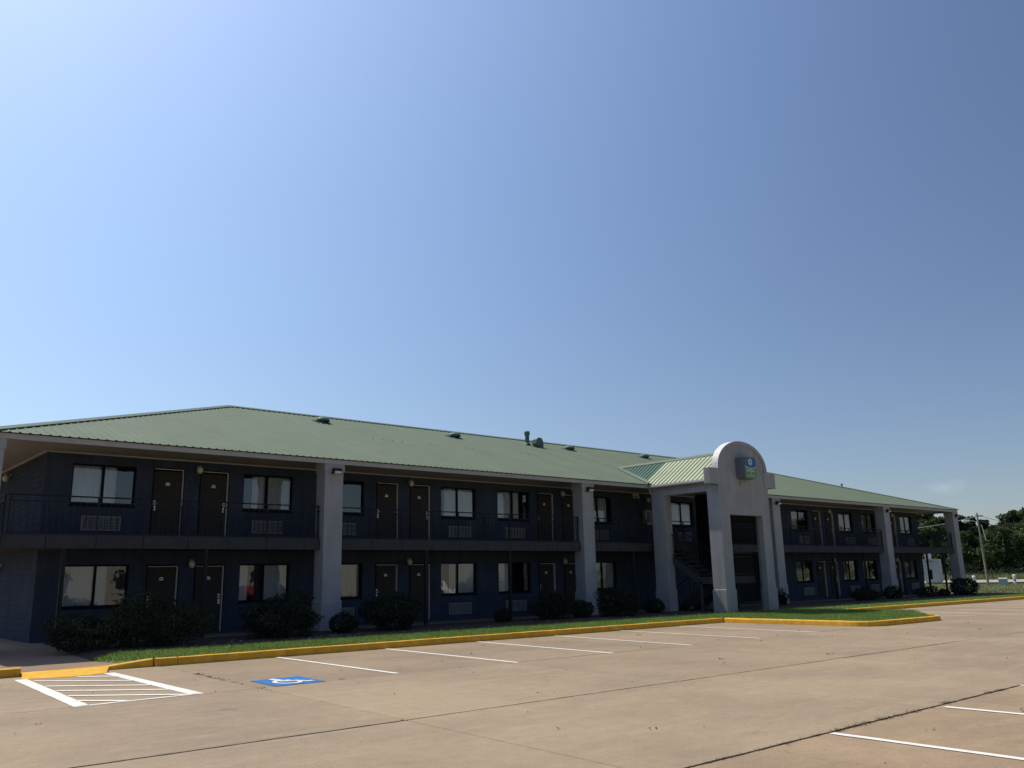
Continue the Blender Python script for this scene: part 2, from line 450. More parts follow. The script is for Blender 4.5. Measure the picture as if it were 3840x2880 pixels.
for _ in range(22):                                      # clumps along the cross joint by the accessible bay
    y = random.uniform(12.6, 17.2); tuft(wd, 5.93 + SK * (y - 8.84) + random.gauss(0, .02), y, random.uniform(.04, .075), 12)
for _ in range(60):
    y = random.uniform(4.9, 13); tuft(wd, 5.93 + SK * (y - 8.84) + random.gauss(0, .01), y, random.uniform(.015, .03), 6)
for _ in range(60):
    y = random.uniform(4.9, 13); tuft(wd, 10.98 + SK * (y - 8.84) + random.gauss(0, .01), y, random.uniform(.012, .025), 5)
for _ in range(50):
    x = random.uniform(3, 24); tuft(wd, x, 13.16 + random.gauss(0, .012), random.uniform(.02, .05), 7)
for _ in range(90):
    x = random.uniform(6.2, 25); tuft(wd, x, 18.3 + random.gauss(0, .015), random.uniform(.015, .03), 5)
tag(part('weeds', wd, 'litter'), 'dry brown weeds and dirt caught in the pavement joints', kind='stuff')
db = MB()
for _ in range(260):
    x = random.uniform(1.5, 30); y = random.uniform(2.5, 18); s_ = random.choice([.012, .015, .02, .02, .03])
    for _k in range(random.choice([1, 1, 2, 4])):
        q = (x + random.gauss(0, .05), y + random.gauss(0, .03)); t = random.uniform(0, 6.28)
        db.add([(q[0] + s_ * math.cos(t + d) * (1 if d in (0, 3.14) else .5), q[1] + s_ * math.sin(t + d) * (1 if d in (0, 3.14) else .5), gz(q[0]) + .004 + random.uniform(0, s_ * .7)) for d in (0, 1.57, 3.14, 4.71)], [(0, 1, 2, 3)])
tag(part('leaf_litter', db, 'litter'), 'scattered dry leaves and grit on the concrete', kind='stuff')

# hairline cracks
cm = MB()
def crack(pts, w0=.012):
    P_ = []
    for (xa, ya), (xb, yb) in zip(pts[:-1], pts[1:]):
        n = max(2, int(math.hypot(xb - xa, yb - ya) / .10))
        for k in range(n): P_.append((xa + (xb - xa) * k / n + random.gauss(0, .012), ya + (yb - ya) * k / n + random.gauss(0, .012)))
    Ls = [(x, y + w0 * random.uniform(.1, .6), gz(x) + .0045) for x, y in P_]; Rs = [(x, y - w0 * random.uniform(.1, .6), gz(x) + .0045) for x, y in P_]
    k = len(P_); cm.add(Ls + Rs, [(i, i + k, i + k + 1, i + 1) for i in range(k - 1)])
crack([(7.35, 4.85), (7.2, 4.2), (7.3, 3.6), (7.05, 3.0), (7.1, 2.2)])
crack([(8.6, 2.6), (8.9, 3.1), (9.4, 3.35), (9.9, 3.3)], .016)
crack([(10.95, 3.95), (11.4, 4.15), (11.9, 4.1), (12.5, 4.3)], .014)
crack([(16.4, 7.6), (16.6, 6.6), (16.5, 5.8)])
part('cracks', cm, 'soil', lot, kind='stuff')

# painted markings
def strip(p, q, wdt, name='bay_line', m='paint', ends=None, z=.005, rag=.004, parent=None):
    p = Vector(p); q = Vector(q); d = (q - p); ln = d.length; d /= ln; nrm = Vector((-d.y, d.x))
    n = max(2, int(ln / .12)); L_, R_ = [], []
    for i in range(n + 1):
        c_ = p + d * ln * i / n
        L_.append(c_ + nrm * (wdt / 2 + random.uniform(-rag, rag))); R_.append(c_ - nrm * (wdt / 2 + random.uniform(-rag, rag)))
    m_ = MB(); n += 1
    m_.add([(v.x, v.y, gz(v.x) + z) for v in L_] + [(v.x, v.y, gz(v.x) + z) for v in R_], [(i, i + n, i + n + 1, i + 1) for i in range(n - 1)])
    return part(name, m_, m, parent or lot)
for p, q in [((8.87, 18.28), (8.73, 13.29)), ((11.69, 18.3), (11.39, 13.11)), ((14.52, 18.3), (14.05, 13.05)), ((17.32, 18.3), (16.75, 13.05)), ((20.07, 18.3), (19.54, 13.05)), ((22.89, 18.28), (22.4, 13.1)),
             ((8.44, 4.88), (8.30, -.5)), ((10.94, 4.82), (10.97, -.5)), ((13.63, 4.92), (13.5, -.5)), ((5.7, 4.9), (5.6, -.5)), ((3.0, 4.9), (2.8, -.5)),
             ((33.43, 14.63), (33.24, 13.09)), ((36.0, 18.2), (35.5, 13.1)), ((38.9, 18.2), (38.3, 13.1)), ((41.9, 18.2), (41.2, 13.1)), ((44.8, 18.2), (44.0, 13.1)), ((47.7, 18.2), (46.9, 13.1)), ((50.6, 18.2), (49.8, 13.1)), ((53.5, 18.2), (52.6, 13.1)), ((56.4, 18.2), (55.6, 13.1))]:
    strip(p, q, .1)
hatch = [((3.74, 17.80), (3.55, 13.16), .20), ((5.2, 17.72), (5.16, 13.22), .20), ((3.55, 13.2), (5.2, 13.26), .09),
         ((3.84, 17.32), (5.09, 15.97), .115), ((3.79, 16.26), (5.07, 15.0), .115), ((3.75, 15.4), (5.07, 14.14), .115), ((3.71, 14.56), (5.02, 13.3), .115), ((3.66, 13.84), (4.16, 13.25), .115), ((4.58, 17.48), (5.14, 16.93), .115)]
for k_, (p, q, wdt) in enumerate(hatch): strip(p, q, wdt, 'hatch_stripe', z=.005 if k_ < 3 else .008, rag=.005)
# accessible symbol on its blue square
bx0, bx1, by0, by1 = 6.41, 7.34, 13.19, 14.3
m_ = MB(); m_.add([(x, y, gz(x) + .005) for x, y in ((6.40, 13.2), (7.29, 13.22), (7.35, 14.31), (6.44, 14.27))], [(0, 1, 2, 3)])
bs = part('accessible_bay_square', m_, 'bluepaint', lot)
def bp(u, v):
    # symbol space: u right, v up as read by a driver in the bay (0..1)
    x = 6.42 + (7.32 - 6.42) * u; y = 13.21 + 1.08 * v
    return (x, y, gz(x) + .010)
sm = MB()
def stroke(pts, wd_):
    wd_ *= 1.3
    pts = [Vector(p) for p in pts]
    k = len(pts); Ls, Rs = [], []
    for i, p in enumerate(pts):
        d = (pts[min(i + 1, k - 1)] - pts[max(i - 1, 0)]).normalized(); n_ = Vector((-d.y, d.x)) * wd_ / 2
        Ls.append(bp(*(p + n_))); Rs.append(bp(*(p - n_)))
    sm.add(Ls + Rs, [(i, i + k, i + k + 1, i + 1) for i in range(k - 1)])
# head, torso, seat and leg, wheel arc
sm.add([bp(.40 + .065 * math.cos(t), .86 + .065 * math.sin(t)) for t in [k * math.pi / 6 for k in range(12)]], [tuple(range(12))])
stroke([(.40, .79), (.42, .62), (.45, .47)], .115)
stroke([(.42, .60), (.60, .58)], .06)
stroke([(.44, .47), (.64, .45), (.76, .22), (.85, .25)], .075)
stroke([(.34 + .0, .60)] + [(.42 + .22 * math.cos(t), .38 + .23 * math.sin(t)) for t in [math.radians(v) for v in range(130, 372, 20)]], .06)
part('wheelchair_symbol', sm, 'paint', bs)
strip((.9, 13.9), (2.45, 13.95), .9, 'accessible_bay_square', 'bluepaint', rag=.01)

# ------------------------------------------------------------------ kerb
kerb = thing('kerb', (15, 18.4, 0), 'yellow painted concrete kerb in cast lengths along the lawn', kind='structure')
KH = .155
def sweep(pts, taper=None):
    """one kerb length along a polyline; the lawn is on the left of the travel direction"""
    pts = [Vector(p) for p in pts]; k = len(pts)
    prof = [(0, -.05), (.0, .02), (.012, KH - .04), (.028, KH - .012), (.055, KH), (.165, KH), (.165, -.05)]
    m_ = MB()
    for i, p in enumerate(pts):
        d = (pts[min(i + 1, k - 1)] - pts[max(i - 1, 0)]).normalized(); n_ = Vector((-d.y, d.x))
        f_ = 1 if taper is None else taper[0] + (taper[1] - taper[0]) * i / (k - 1)
        jz = random.uniform(-.003, .003); jo = random.uniform(-.004, .004)
        for o_, h in prof:
            q = p + n_ * (o_ + jo); m_.v.append((q.x, q.y, gz(q.x) + (h * f_ if h > 0 else h) + (jz if h > .05 else 0)))
    P_ = len(prof)
    for i in range(k - 1):
        for j in range(P_ - 1): m_.f.append((i * P_ + j, (i + 1) * P_ + j, (i + 1) * P_ + j + 1, i * P_ + j + 1))
    m_.f.append(tuple(range(P_))); m_.f.append(tuple((k - 1) * P_ + j for j in range(P_))[::-1])
    return part('kerb_length', m_, 'yellow', kerb)
def lengths(poly, seg=3.05, gap=.008):
    """cut a polyline into kerb lengths"""
    P_ = [Vector(p) for p in poly]
    D = [0]
    for i in range(1, len(P_)): D.append(D[-1] + (P_[i] - P_[i - 1]).length)
    def at(s_):
        for i in range(1, len(P_)):
            if s_ <= D[i] + 1e-9:
                t = (s_ - D[i - 1]) / max(D[i] - D[i - 1], 1e-9); return P_[i - 1].lerp(P_[i], t)
        return P_[-1]
    s_ = 0
    while s_ < D[-1] - .05:
        e_ = min(s_ + seg, D[-1]); 
        if D[-1] - e_ < .6: e_ = D[-1]
        g0 = random.uniform(.004, gap); n_ = max(2, int((e_ - s_) / .3))
        inner = [d for d in D if s_ + .02 < d < e_ - .02]
        S_ = sorted(set([s_ + g0 + (e_ - s_ - 2 * g0) * i / n_ for i in range(n_ + 1)] + inner))
        sweep([at(v) for v in S_]); s_ = e_
lengths([(6.27, 18.36), (6.72, 18.36)], 1)
lengths([(6.74, 18.36), (25.42, 18.36)], 3.08)
def arc(cx, cy, r, a0, a1, n=6): return [(cx + r * math.cos(math.radians(a0 + (a1 - a0) * i / n)), cy + r * math.sin(math.radians(a0 + (a1 - a0) * i / n))) for i in range(n + 1)]
ISL = [(25.42, 18.36)] + arc(26.15, 13.72, .75, 180, 262) + [(28.2, 12.9)] + arc(29.7, 13.45, .55, 270, 335, 5) + [(32.2, 14.55)] + arc(32.9, 15.9, .9, -50, 0, 4) + [(33.9, 18.36)]
lengths(ISL, 2.6)
lengths([(33.92, 18.36), (76, 18.36)], 3.05)
sweep([(5.33, 18.36), (5.6, 18.36), (5.9, 18.36), (6.22, 18.36)], (.45, 1.0))
lengths([(-26, 18.36), (3.86, 18.36)], 3.05)
mb = MB()
mb.add([(3.77, 17.86, .012), (4.1, 17.66, .012), (4.47, 17.56, .012), (4.9, 17.62, .010), (5.18, 17.78, .009), (5.36, 18.3, .06), (5.38, 18.62, .078), (4.6, 18.58, .078), (3.87, 18.56, .078), (3.86, 18.3, .065)], [(0, 1, 2, 7, 8, 9), (2, 3, 4, 5, 6, 7)])
part('kerb_ramp', mb, 'yellow', kerb)

# ------------------------------------------------------------------ lawn, bed, walk
def sheet(name, polys, m, label, kind='structure', z=0, parent=None):
    mb = MB()
    for poly in polys:
        mb.add([(p[0], p[1], gz(p[0]) + (p[2] if len(p) > 2 else z)) for p in poly], [tuple(range(len(poly)))])
    return tag(part(name, mb, m, parent), label, kind=kind)
def strips(x0, x1, rows, step=4):
    r = []
    x = x0
    while x < x1 - 1e-6:
        xe = min(x + step, x1)
        for (ya, za), (yb, zb) in zip(rows[:-1], rows[1:]): r.append([(x, ya, za), (xe, ya, za), (xe, yb, zb), (x, yb, zb)])
        x = xe
    return r
isl_in = [(p[0], p[1]) for p in ISL]
cxI, cyI = 29.3, 16.0
isl_in = [(p[0] + (.15 if p[0] < cxI else -.15) * (1 if p[1] > 13.2 else .6), p[1] + (.15 if p[1] < 14 else 0), .125) for p in isl_in]
lawn_polys = strips(6.2, 76, [(18.5, .125), (19.5, .14), (20.75, .145)]) + [[(p[0], min(p[1], 18.5), p[2]) for p in isl_in][::1]] + strips(61.5, 96, [(20.75, .145), (30, .14), (60, .1)])
sheet('lawn', lawn_polys, 'turf', 'narrow mown lawn strip and grass island behind the yellow kerb')
sheet('planting_bed', strips(6.2, 61.5, [(20.75, .145), (21.6, .17), (22.6, .18), (24.3, .165)]), 'mulch', 'brown mulch bed in the shade along the motel front')
WR = [(18.52, .075), (19.4, .03), (20.6, .02), (22.5, .07), (24.2, .146)]
sheet('walkway', strips(-26, 6.4, WR), 'aggregate', 'tan exposed aggregate walkway at the end of the motel')
def edge_slope(rows):
    r = []
    for (ya, za, xa, wa), (yb, zb, xb, wb) in zip(rows[:-1], rows[1:]): r.append([(6.21, ya, za), (6.21, yb, zb), (xb, yb, wb), (xa, ya, wa)])
    return r
sheet('lawn_edge', edge_slope([(18.5, .125, 6.19, .10), (19.0, .132, 6.02, .05), (19.6, .14, 5.85, .032), (20.75, .145, 5.70, .026)]), 'turf', 'grass edge of the lawn tapering out onto the walkway')
sheet('bed_edge', edge_slope([(20.75, .145, 5.70, .026), (22.6, .18, 5.72, .078), (24.3, .165, 5.8, .15)]), 'mulch', 'mulch edge of the planting bed spilling onto the walkway')
sheet('ground_floor_walk', strips(-2, 62, [(24.25, .145), (26.5, .15)]) + strips(-26, 5.7, [(24.2, .146), (60, .15)], 8), 'concrete', 'concrete walk under the balcony')
sheet('sidewalk', [[(62, 27.7, .165), (84, 27.7, .165), (84, 28.7, .165), (62, 28.7, .165)]], 'road', 'pale sidewalk strip crossing the lawn beyond the motel')
u_, v_ = Vector((-.352, .936)), Vector((.936, .352))
r0 = Vector((108, 40))
sheet('road', [[(*(r0 + u_ * s1 + v_ * s2), .16) for s1, s2 in ((-90, -2), (140, -2), (140, 24), (-90, 24))]], 'road', 'pale road crossing beyond the lawn in front of the trees')

# grass blades (uncountable)
def blades(name, m, pts, h, wdt, label, lean=.5):
    n = len(pts)
    ang = rng.uniform(0, 2 * np.pi, n); hh = h * rng.uniform(.55, 1.25, n); ww = wdt * rng.uniform(.7, 1.3, n)
    la = rng.uniform(0, 2 * np.pi, n); ld = hh * rng.uniform(.1, lean, n)
    P0 = pts.copy(); P1 = pts.copy(); P2 = pts.copy()
    P0[:, 0] -= np.cos(ang) * ww / 2; P0[:, 1] -= np.sin(ang) * ww / 2
    P1[:, 0] += np.cos(ang) * ww / 2; P1[:, 1] += np.sin(ang) * ww / 2
    P2[:, 0] += np.cos(la) * ld; P2[:, 1] += np.sin(la) * ld; P2[:, 2] += hh
    V = np.stack([P0, P1, P2], 1).reshape(-1, 3)
    me = bpy.data.meshes.new(name)
    me.vertices.add(3 * n); me.loops.add(3 * n); me.polygons.add(n)
    me.vertices.foreach_set('co', V.ravel()); me.loops.foreach_set('vertex_index', np.arange(3 * n)); me.polygons.foreach_set('loop_start', np.arange(0, 3 * n, 3)); me.polygons.foreach_set('loop_total', np.full(n, 3))
    me.update(); me.validate()
    me.materials.append(MT[m])
    o = bpy.data.objects.new(name, me); link(o, None); tag(o, label, kind='stuff'); return o
def gzn(x): return -.0033 * (np.clip(x, -40, 75) - 6)
def scatter(n, x0, x1, y0, y1, z):
    p = np.stack([rng.uniform(x0, x1, n), rng.uniform(y0, y1, n), np.zeros(n)], 1); p[:, 2] = gzn(p[:, 0]) + z; return p
pt = [scatter(26000, 6.2, 18, 18.5, 20.75, .125), scatter(22000, 18, 34, 18.5, 20.8, .125), scatter(20000, 34, 76, 18.5, 20.8, .125),
      scatter(5000, 6.25, 18, 18.48, 18.6, .13), scatter(4000, 18, 34, 18.48, 18.6, .13)]
def inpoly(p, poly):
    r = np.zeros(len(p), bool); j = len(poly) - 1
    for i in range(len(poly)):
        xi, yi, xj, yj = poly[i][0], poly[i][1], poly[j][0], poly[j][1]
        cnd = ((yi > p[:, 1]) != (yj > p[:, 1])) & (p[:, 0] < (xj - xi) * (p[:, 1] - yi) / (yj - yi + 1e-12) + xi)
        r ^= cnd; j = i
    return r
q = scatter(40000, 25.4, 34, 12.9, 18.5, .12); pt.append(q[inpoly(q, isl_in)])
pts = np.concatenate(pt)
# ragged left end of the strip
ex = np.stack([rng.uniform(5.68, 6.25, 1700), rng.uniform(18.9, 20.75, 1700), np.zeros(1700)], 1)
ex[:, 2] = .03 + (ex[:, 0] - 5.7) / .5 * .10 + .003
ex = ex[ex[:, 0] > 6.22 - (ex[:, 1] - 18.5) * .3]
pts = np.concatenate([pts, ex])
blades('grass', 'grass', pts, .075, .022, 'bright green mown grass along the yellow kerb')
blades('field_grass', 'drygrass', np.concatenate([scatter(26000, 62, 96, 18.6, 45, .13), scatter(30000, 118, 190, 20, 110, -.1)]), .16, .09, 'rough pale grass on the open lot beyond the motel')
blades('tall_meadow', 'drygrass', scatter(60000, 135, 185, 30, 100, -.1), 1.0, .16, 'tall wild meadow grass in front of the far trees', .4)
# stones and dead leaves in the bed
mb = MB()
for _ in range(420):
    x = random.uniform(6.3, 60); y = random.uniform(20.9, 21.7) if random.random() < .6 else random.uniform(21, 24); s_ = random.uniform(.02, .07)
    bm = bmesh.new(); bmesh.ops.create_icosphere(bm, subdivisions=1, radius=s_)
    for v in bm.verts: v.co = Vector((v.co.x * random.uniform(.8, 1.3), v.co.y * random.uniform(.8, 1.3), v.co.z * .7)) + Vector((x, y, gz(x) + .16))
    bm.verts.index_update(); mb.add([v.co for v in bm.verts], [[v.index for v in f.verts] for f in bm.faces]); bm.free()
tag(part('bed_stones', mb, 'stone'), 'loose stones edging the mulch bed', kind='stuff')

# ------------------------------------------------------------------ the motel
W = 26.45; WX0, WX1 = 5.68, 59.35; YB = 40.6
EY, EZ, SL = 24.0, 5.40, .3461
RX0, RX1 = 3.75, 60.15; AX0, AX1 = 13.65, 46.9; RY = 33.5; RZ = EZ + SL * (RY - EY)
FL1, FL2 = .158, 2.92
motel = thing('motel', (32, 33, 0), 'long two storey navy motel with green metal roof and outside balcony', 'building')

# windows: x0, x1, floor, curtains as list of (from, to) fractions of width, kind
WIN = []
def addwin(x0, x1, fl, cur, mt='curtain'): WIN.append((x0, x1, fl, cur, mt))
addwin(6.35, 8.10, 2, [(.0, .47), (.5, .72)])
addwin(11.43, 13.16, 2, [(.22, .48), (.5, 1)], 'curtain')
addwin(14.17, 15.91, 2, [(0, .53)])
addwin(19.28, 20.97, 2, [(.15, .48), (.5, 1)])
addwin(22.08, 23.8, 2, [(0, .48), (.5, .74)])
addwin(27.12, 28.82, 2, [(0, .49), (.51, .92)])
addwin(33.02, 34.75, 2, [(0, .48), (.5, 1)])
addwin(43.65, 45.4, 2, [(0, .47), (.5, .58)], 'curtainw')
addwin(48.85, 50.55, 2, [(0, .48), (.5, 1)], 'curtainw')
addwin(51.65, 53.35, 2, [(.1, .48), (.5, .9)])
addwin(56.8, 58.52, 2, [(0, .48), (.5, 1)])
addwin(6.35, 8.10, 1, [(0, .47), (.5, .69)])
addwin(11.43, 13.14, 1, [(0, .2), (.5, 1)])
addwin(14.17, 15.90, 1, [(0, .47), (.5, 1)], 'curtainw')
addwin(19.28, 20.98, 1, [(.30, .48), (.5, 1)])
addwin(22.08, 23.8, 1, [(0, .48)])
addwin(27.25, 28.95, 1, [(0, .48), (.5, 1)])
addwin(43.65, 45.4, 1, [(0, .47), (.5, .68)])
addwin(48.85, 50.55, 1, [(0, .35)])
addwin(51.3, 53.0, 1, [(0, .65)])
addwin(56.8, 58.52, 1, [(0, .48), (.5, 1)])
WZ = {2: (3.88, 5.05), 1: (1.03, 2.20)}
# doors: right edge, floor, side of the lock
DOOR = []
for r_, s_ in ((9.52, 'l'), (10.94, 'r'), (17.35, 'l'), (18.78, 'r'), (25.17, 'l'), (26.6, 'r'), (46.79, 'l'), (48.21, 'r'), (54.75, 'l'), (56.19, 'r')):
    for fl in (1, 2): DOOR.append((r_, fl, s_))
DW = .94
DZ = {2: (FL2 + .02, 5.02), 1: (FL1 + .02, 2.19)}

openings = [(x0, x1, *WZ[fl]) for x0, x1, fl, *_ in WIN] + [(r_ - DW, r_, *DZ[fl]) for r_, fl, s_ in DOOR] + [(35.5, 41.6, .16, 2.5), (35.5, 41.6, 2.94, 5.28)]   # the last two: breezeway recess added to darken the view behind the arch
X_ = sorted({WX0, WX1} | {v for o in openings for v in o[:2]}); Z_ = sorted({-.1, 5.395} | {v for o in openings for v in o[2:]})
mb = MB()
idx = {}
def vid(x, z):
    k = (x, z)
    if k not in idx: idx[k] = len(mb.v); mb.v.append((x, W, z))
    return idx[k]
for i in range(len(X_) - 1):
    for j in range(len(Z_) - 1):
        cx, cz = (X_[i] + X_[i + 1]) / 2, (Z_[j] + Z_[j + 1]) / 2
        if any(o[0] < cx < o[1] and o[2] < cz < o[3] for o in openings): continue
        mb.f.append((vid(X_[i], Z_[j]), vid(X_[i + 1], Z_[j]), vid(X_[i + 1], Z_[j + 1]), vid(X_[i], Z_[j + 1])))
RD = .17
for x0, x1, z0, z1 in openings:
    mb.add([(x0, W, z0), (x1, W, z0), (x1, W, z1), (x0, W, z1), (x0, W + RD, z0), (x1, W + RD, z0), (x1, W + RD, z1), (x0, W + RD, z1)], [(0, 4, 5, 1), (1, 5, 6, 2), (2, 6, 7, 3), (3, 7, 4, 0)])
part('front_wall', mb, 'navy', motel)
mb = MB(); mb.box(WX0, WX0 + .15, W + .001, YB, -.1, 5.39); part('end_wall', mb, 'navy', motel)
mb = MB(); mb.box(WX1 - .15, WX1, W + .001, YB, -.1, 5.39); part('end_wall', mb, 'navy', motel)
mb = MB(); mb.box(WX0 + .15, WX1 - .15, YB - .15, YB, -.1, 5.39); part('back_wall', mb, 'navy', motel)
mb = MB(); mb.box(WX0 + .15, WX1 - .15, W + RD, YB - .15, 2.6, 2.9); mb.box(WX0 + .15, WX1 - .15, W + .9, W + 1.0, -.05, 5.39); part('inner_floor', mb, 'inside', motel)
# thin horizontal board lines on the end wall
mb = MB()
for k in range(30):
    z = .25 + k * .172; mb.box(WX0 - .012, WX0 + .002, W + .01, YB, z, z + .155)
part('end_wall_siding', mb, 'navy', motel, kind='stuff')

def fold_sheet(x0, x1, z0, z1, y):
    m_ = MB(); n = max(6, int((x1 - x0) / .022)); ph = random.uniform(0, 6); fr = random.uniform(38, 58)
    for i in range(n + 1):
        x = x0 + (x1 - x0) * i / n
        yy = y + .028 * math.sin(fr * x + ph + 1.4 * math.sin(7 * x)) + .010 * math.sin(19 * x + ph)
        m_.v += [(x, yy, z0), (x, yy, z1)]
    m_.f = [(2 * i, 2 * i + 2, 2 * i + 3, 2 * i + 1) for i in range(n)]
    return m_
def frame_mesh(wd_, ht, t=.045):
    m_ = MB(); m_.box(0, wd_, 0, .05, 0, t); m_.box(0, wd_, 0, .05, ht - t, ht); m_.box(0, t, 0, .05, t, ht - t); m_.box(wd_ - t, wd_, 0, .05, t, ht - t)
    return m_
for x0, x1, fl, cur, mt_ in WIN:
    if x0 > 40 and not (fl == 2 and mt_ == 'curtainw'): mt_ = 'curtaindim'  # far wing cloth darkened to stand in for dim reflections in its glass
    z0, z1 = WZ[fl]; wd_ = x1 - x0; yy = W + .085
    fr = part('window', frame_mesh(wd_ - .004, z1 - z0 - .004), 'navytrim', motel, (x0 + .002, yy, z0 + .002))
    xm = x0 + wd_ * .487
    m_ = MB(); m_.box(-.035, .035, -.008, .055, .045, z1 - z0 - .05); part('mullion', m_, 'navytrim', fr, (xm, yy, z0))
    m_ = MB(); m_.add([(0, 0, 0), (xm - x0 - .08, 0, 0), (xm - x0 - .08, 0, z1 - z0 - .094), (0, 0, z1 - z0 - .094)], [(0, 1, 2, 3)]); part('pane', m_, 'glass', fr, (x0 + .046, yy + .018, z0 + .047))
    m_ = MB(); m_.add([(0, 0, 0), (x1 - xm - .08, 0, 0), (x1 - xm - .08, 0, z1 - z0 - .094), (0, 0, z1 - z0 - .094)], [(0, 1, 2, 3)]); part('pane', m_, 'glass', fr, (xm + .036, yy + .03, z0 + .047))
    m_ = MB(); m_.box(-.03, wd_ + .03, -.125, -.001, -.055, -.001); part('sill', m_, 'navytrim', fr, (x0, W + .122, z0))
    for a_, b_ in cur:
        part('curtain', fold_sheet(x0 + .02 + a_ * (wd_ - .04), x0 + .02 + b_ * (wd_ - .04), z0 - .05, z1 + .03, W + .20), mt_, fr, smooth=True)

def door_leaf():
    m_ = MB(); m_.box(.035, DW - .035, 0, .045, 0, 1.99)
    # six raised panels
    for px in (.15, .50):
        for pz, ph in ((.18, .52), (.80, .62), (1.52, .30)): m_.cbox(px, px + .29, -.006, .01, pz, pz + ph, .004)
    return m_.mesh('door')
DL = door_leaf()
m_ = MB(); m_.box(0, .030, 0, .14, 0, 2.075); m_.box(DW - .030, DW, 0, .14, 0, 2.075); m_.box(.030, DW - .030, 0, .14, 2.045, 2.075); DJ = m_.mesh('door_frame')
m_ = MB(); m_.box(DW - .040, DW - .0305, .002, .094, 0, 2.040); m_.box(.036, DW - .041, .002, .094, 2.030, 2.0445); DLN = m_.mesh('jamb_lining') 
def half_round(r, n=10, t=.006):
    m_ = MB(); m_.prism_xz([(r * math.cos(math.pi * k / n), r * .9 * math.sin(math.pi * k / n)) for k in range(n + 1)] + [(-r, -.04), (r, -.04)][0:2], 0, t); return m_
PL = half_round(.062).mesh('number_plate')
m_ = MB(); m_.box(-.035, .035, 0, .004, .0, .022); PM = m_.mesh('number_mark')
m_ = MB(); m_.cbox(-.032, .032, -.012, 0, 0, .13, .004); m_.cbox(-.032, .032, -.012, 0, .17, .30, .004); m_.tube([(0, -.012, .21), (0, -.05, .21), (.06, -.055, .208)], .011, 8); HD = m_.mesh('handle')
m_ = MB(); m_.cbox(-.022, .022, -.016, -.0125, .19, .27, .002); m_.box(-.018, .012, -.0145, -.0121, .03, .09); HK = m_.mesh('keyhole')
for r_, fl, s_ in DOOR:
    z0, z1 = DZ[fl]; ht = z1 - z0
    d = part('door', DL, 'door', motel, (r_ - DW, W + .075, z0)); d.scale = (1, 1, (ht - .04) / 1.99)
    j = part('door_frame', DJ, 'navytrim', d, (r_ - DW + .001, W - .02, z0)); j.scale = ((DW - .002) / DW, 1, (ht - .002) / 2.075)
    j = part('jamb_lining', DLN, 'jamb', d, (r_ - DW + .001, W - .02, z0)); j.scale = ((DW - .002) / DW, 1, (ht - .002) / 2.075)
    p_ = part('number_plate', PL, 'white', d, (r_ - DW / 2, W + .062, z0 + 1.61)); part('number_mark', PM, 'black', d, (r_ - DW / 2, W + .056, z0 + 1.605))
    hx = r_ - DW + .11 if s_ == 'l' else r_ - .11
    h_ = part('lock', HD, 'steel', d, (hx, W + .073, z0 + .83)); 
    if s_ == 'r': h_.scale = (-1, 1, 1)
    part('keyhole', HK, 'black', d, (hx, W + .073, z0 + .83))

# air conditioner grilles below the windows
m_ = MB(); m_.box(0, 1.06, 0, .05, 0, .028); m_.box(0, 1.06, 0, .05, .382, .41); m_.box(0, .028, 0, .05, .028, .382); m_.box(1.032, 1.06, 0, .05, .028, .382)
for k in range(1, 7): m_.box(.028 + k * .1434 - .006, .028 + k * .1434 + .006, .012, .05, .028, .382)
GF = m_.mesh('air_conditioner_grille')
m_ = MB(); m_.add([(.028, .012, 0), (1.032, .012, 0), (1.032, .045, .026), (.028, .045, .026), (.028, .012, -.004), (1.032, .012, -.004), (1.032, .045, .022), (.028, .045, .022)], [(0, 1, 2, 3), (4, 7, 6, 5), (0, 4, 5, 1), (3, 2, 6, 7)]); GS = m_.mesh('slat')
m_ = MB(); m_.add([(.02, 0, .02), (1.04, 0, .02), (1.04, 0, .39), (.02, 0, .39)], [(0, 1, 2, 3)]); GB = m_.mesh('grille_backing')
for x0, x1, fl, *_ in WIN:
    gx = x0 + .33 + (.25 if x0 > 40 else 0); z = 3.155 if fl == 2 else .305
    g_ = part('air_conditioner_grille', GF, 'grille', motel, (gx, W - .052, z))
    part('grille_backing', GB, 'black', g_, (gx, W - .0015, z))
    for k in range(8): part('slat', GS, 'grille', g_, (gx, W - .052, z + .045 + k * .043))

# globe lamps by the doors
m_ = MB()
for k in range(0, 1): m_.lathe([(.02, -.098), (.06, -.115), (.088, -.05), (.098, 0), (.088, .05), (.06, .082), (.045, .09)], 14)
LG = m_.mesh('lamp_globe'); LG.shade_smooth() if hasattr(LG, 'shade_smooth') else None
m_ = MB(); m_.lathe([(.05, .09), (.055, .10), (.05, .13), (.02, .14)], 12); m_.tube([(0, 0, .12), (0, .06, .13), (0, .125, .12)], .018, 8); m_.tube([(0, .12, .1), (0, .145, .1)], .055, 12); LB = m_.mesh('wall_lamp')
for lx, lz in ((9.83 + .10, 5.06), (17.72 + .1, 5.08), (25.6, 5.06), (31.2, 5.03), (47.6, 5.05), (55.5, 5.05), (9.86, 2.2), (17.76, 2.23), (25.62, 2.22), (47.6, 2.22), (55.5, 2.22)):
    l_ = part('wall_lamp', LB, 'grille', motel, (lx, W - .146, lz)); part('lamp_globe', LG, 'globe', l_, (lx, W - .146, lz))
for lz in (5.02, 2.2):
    l_ = part('wall_lamp', LB, 'grille', motel, (WX0 - .16, 31.0, lz)); l_.rotation_euler = (0, 0, -math.pi / 2)
    part('lamp_globe', LG, 'globe', l_, (WX0 - .16, 31.0, lz))

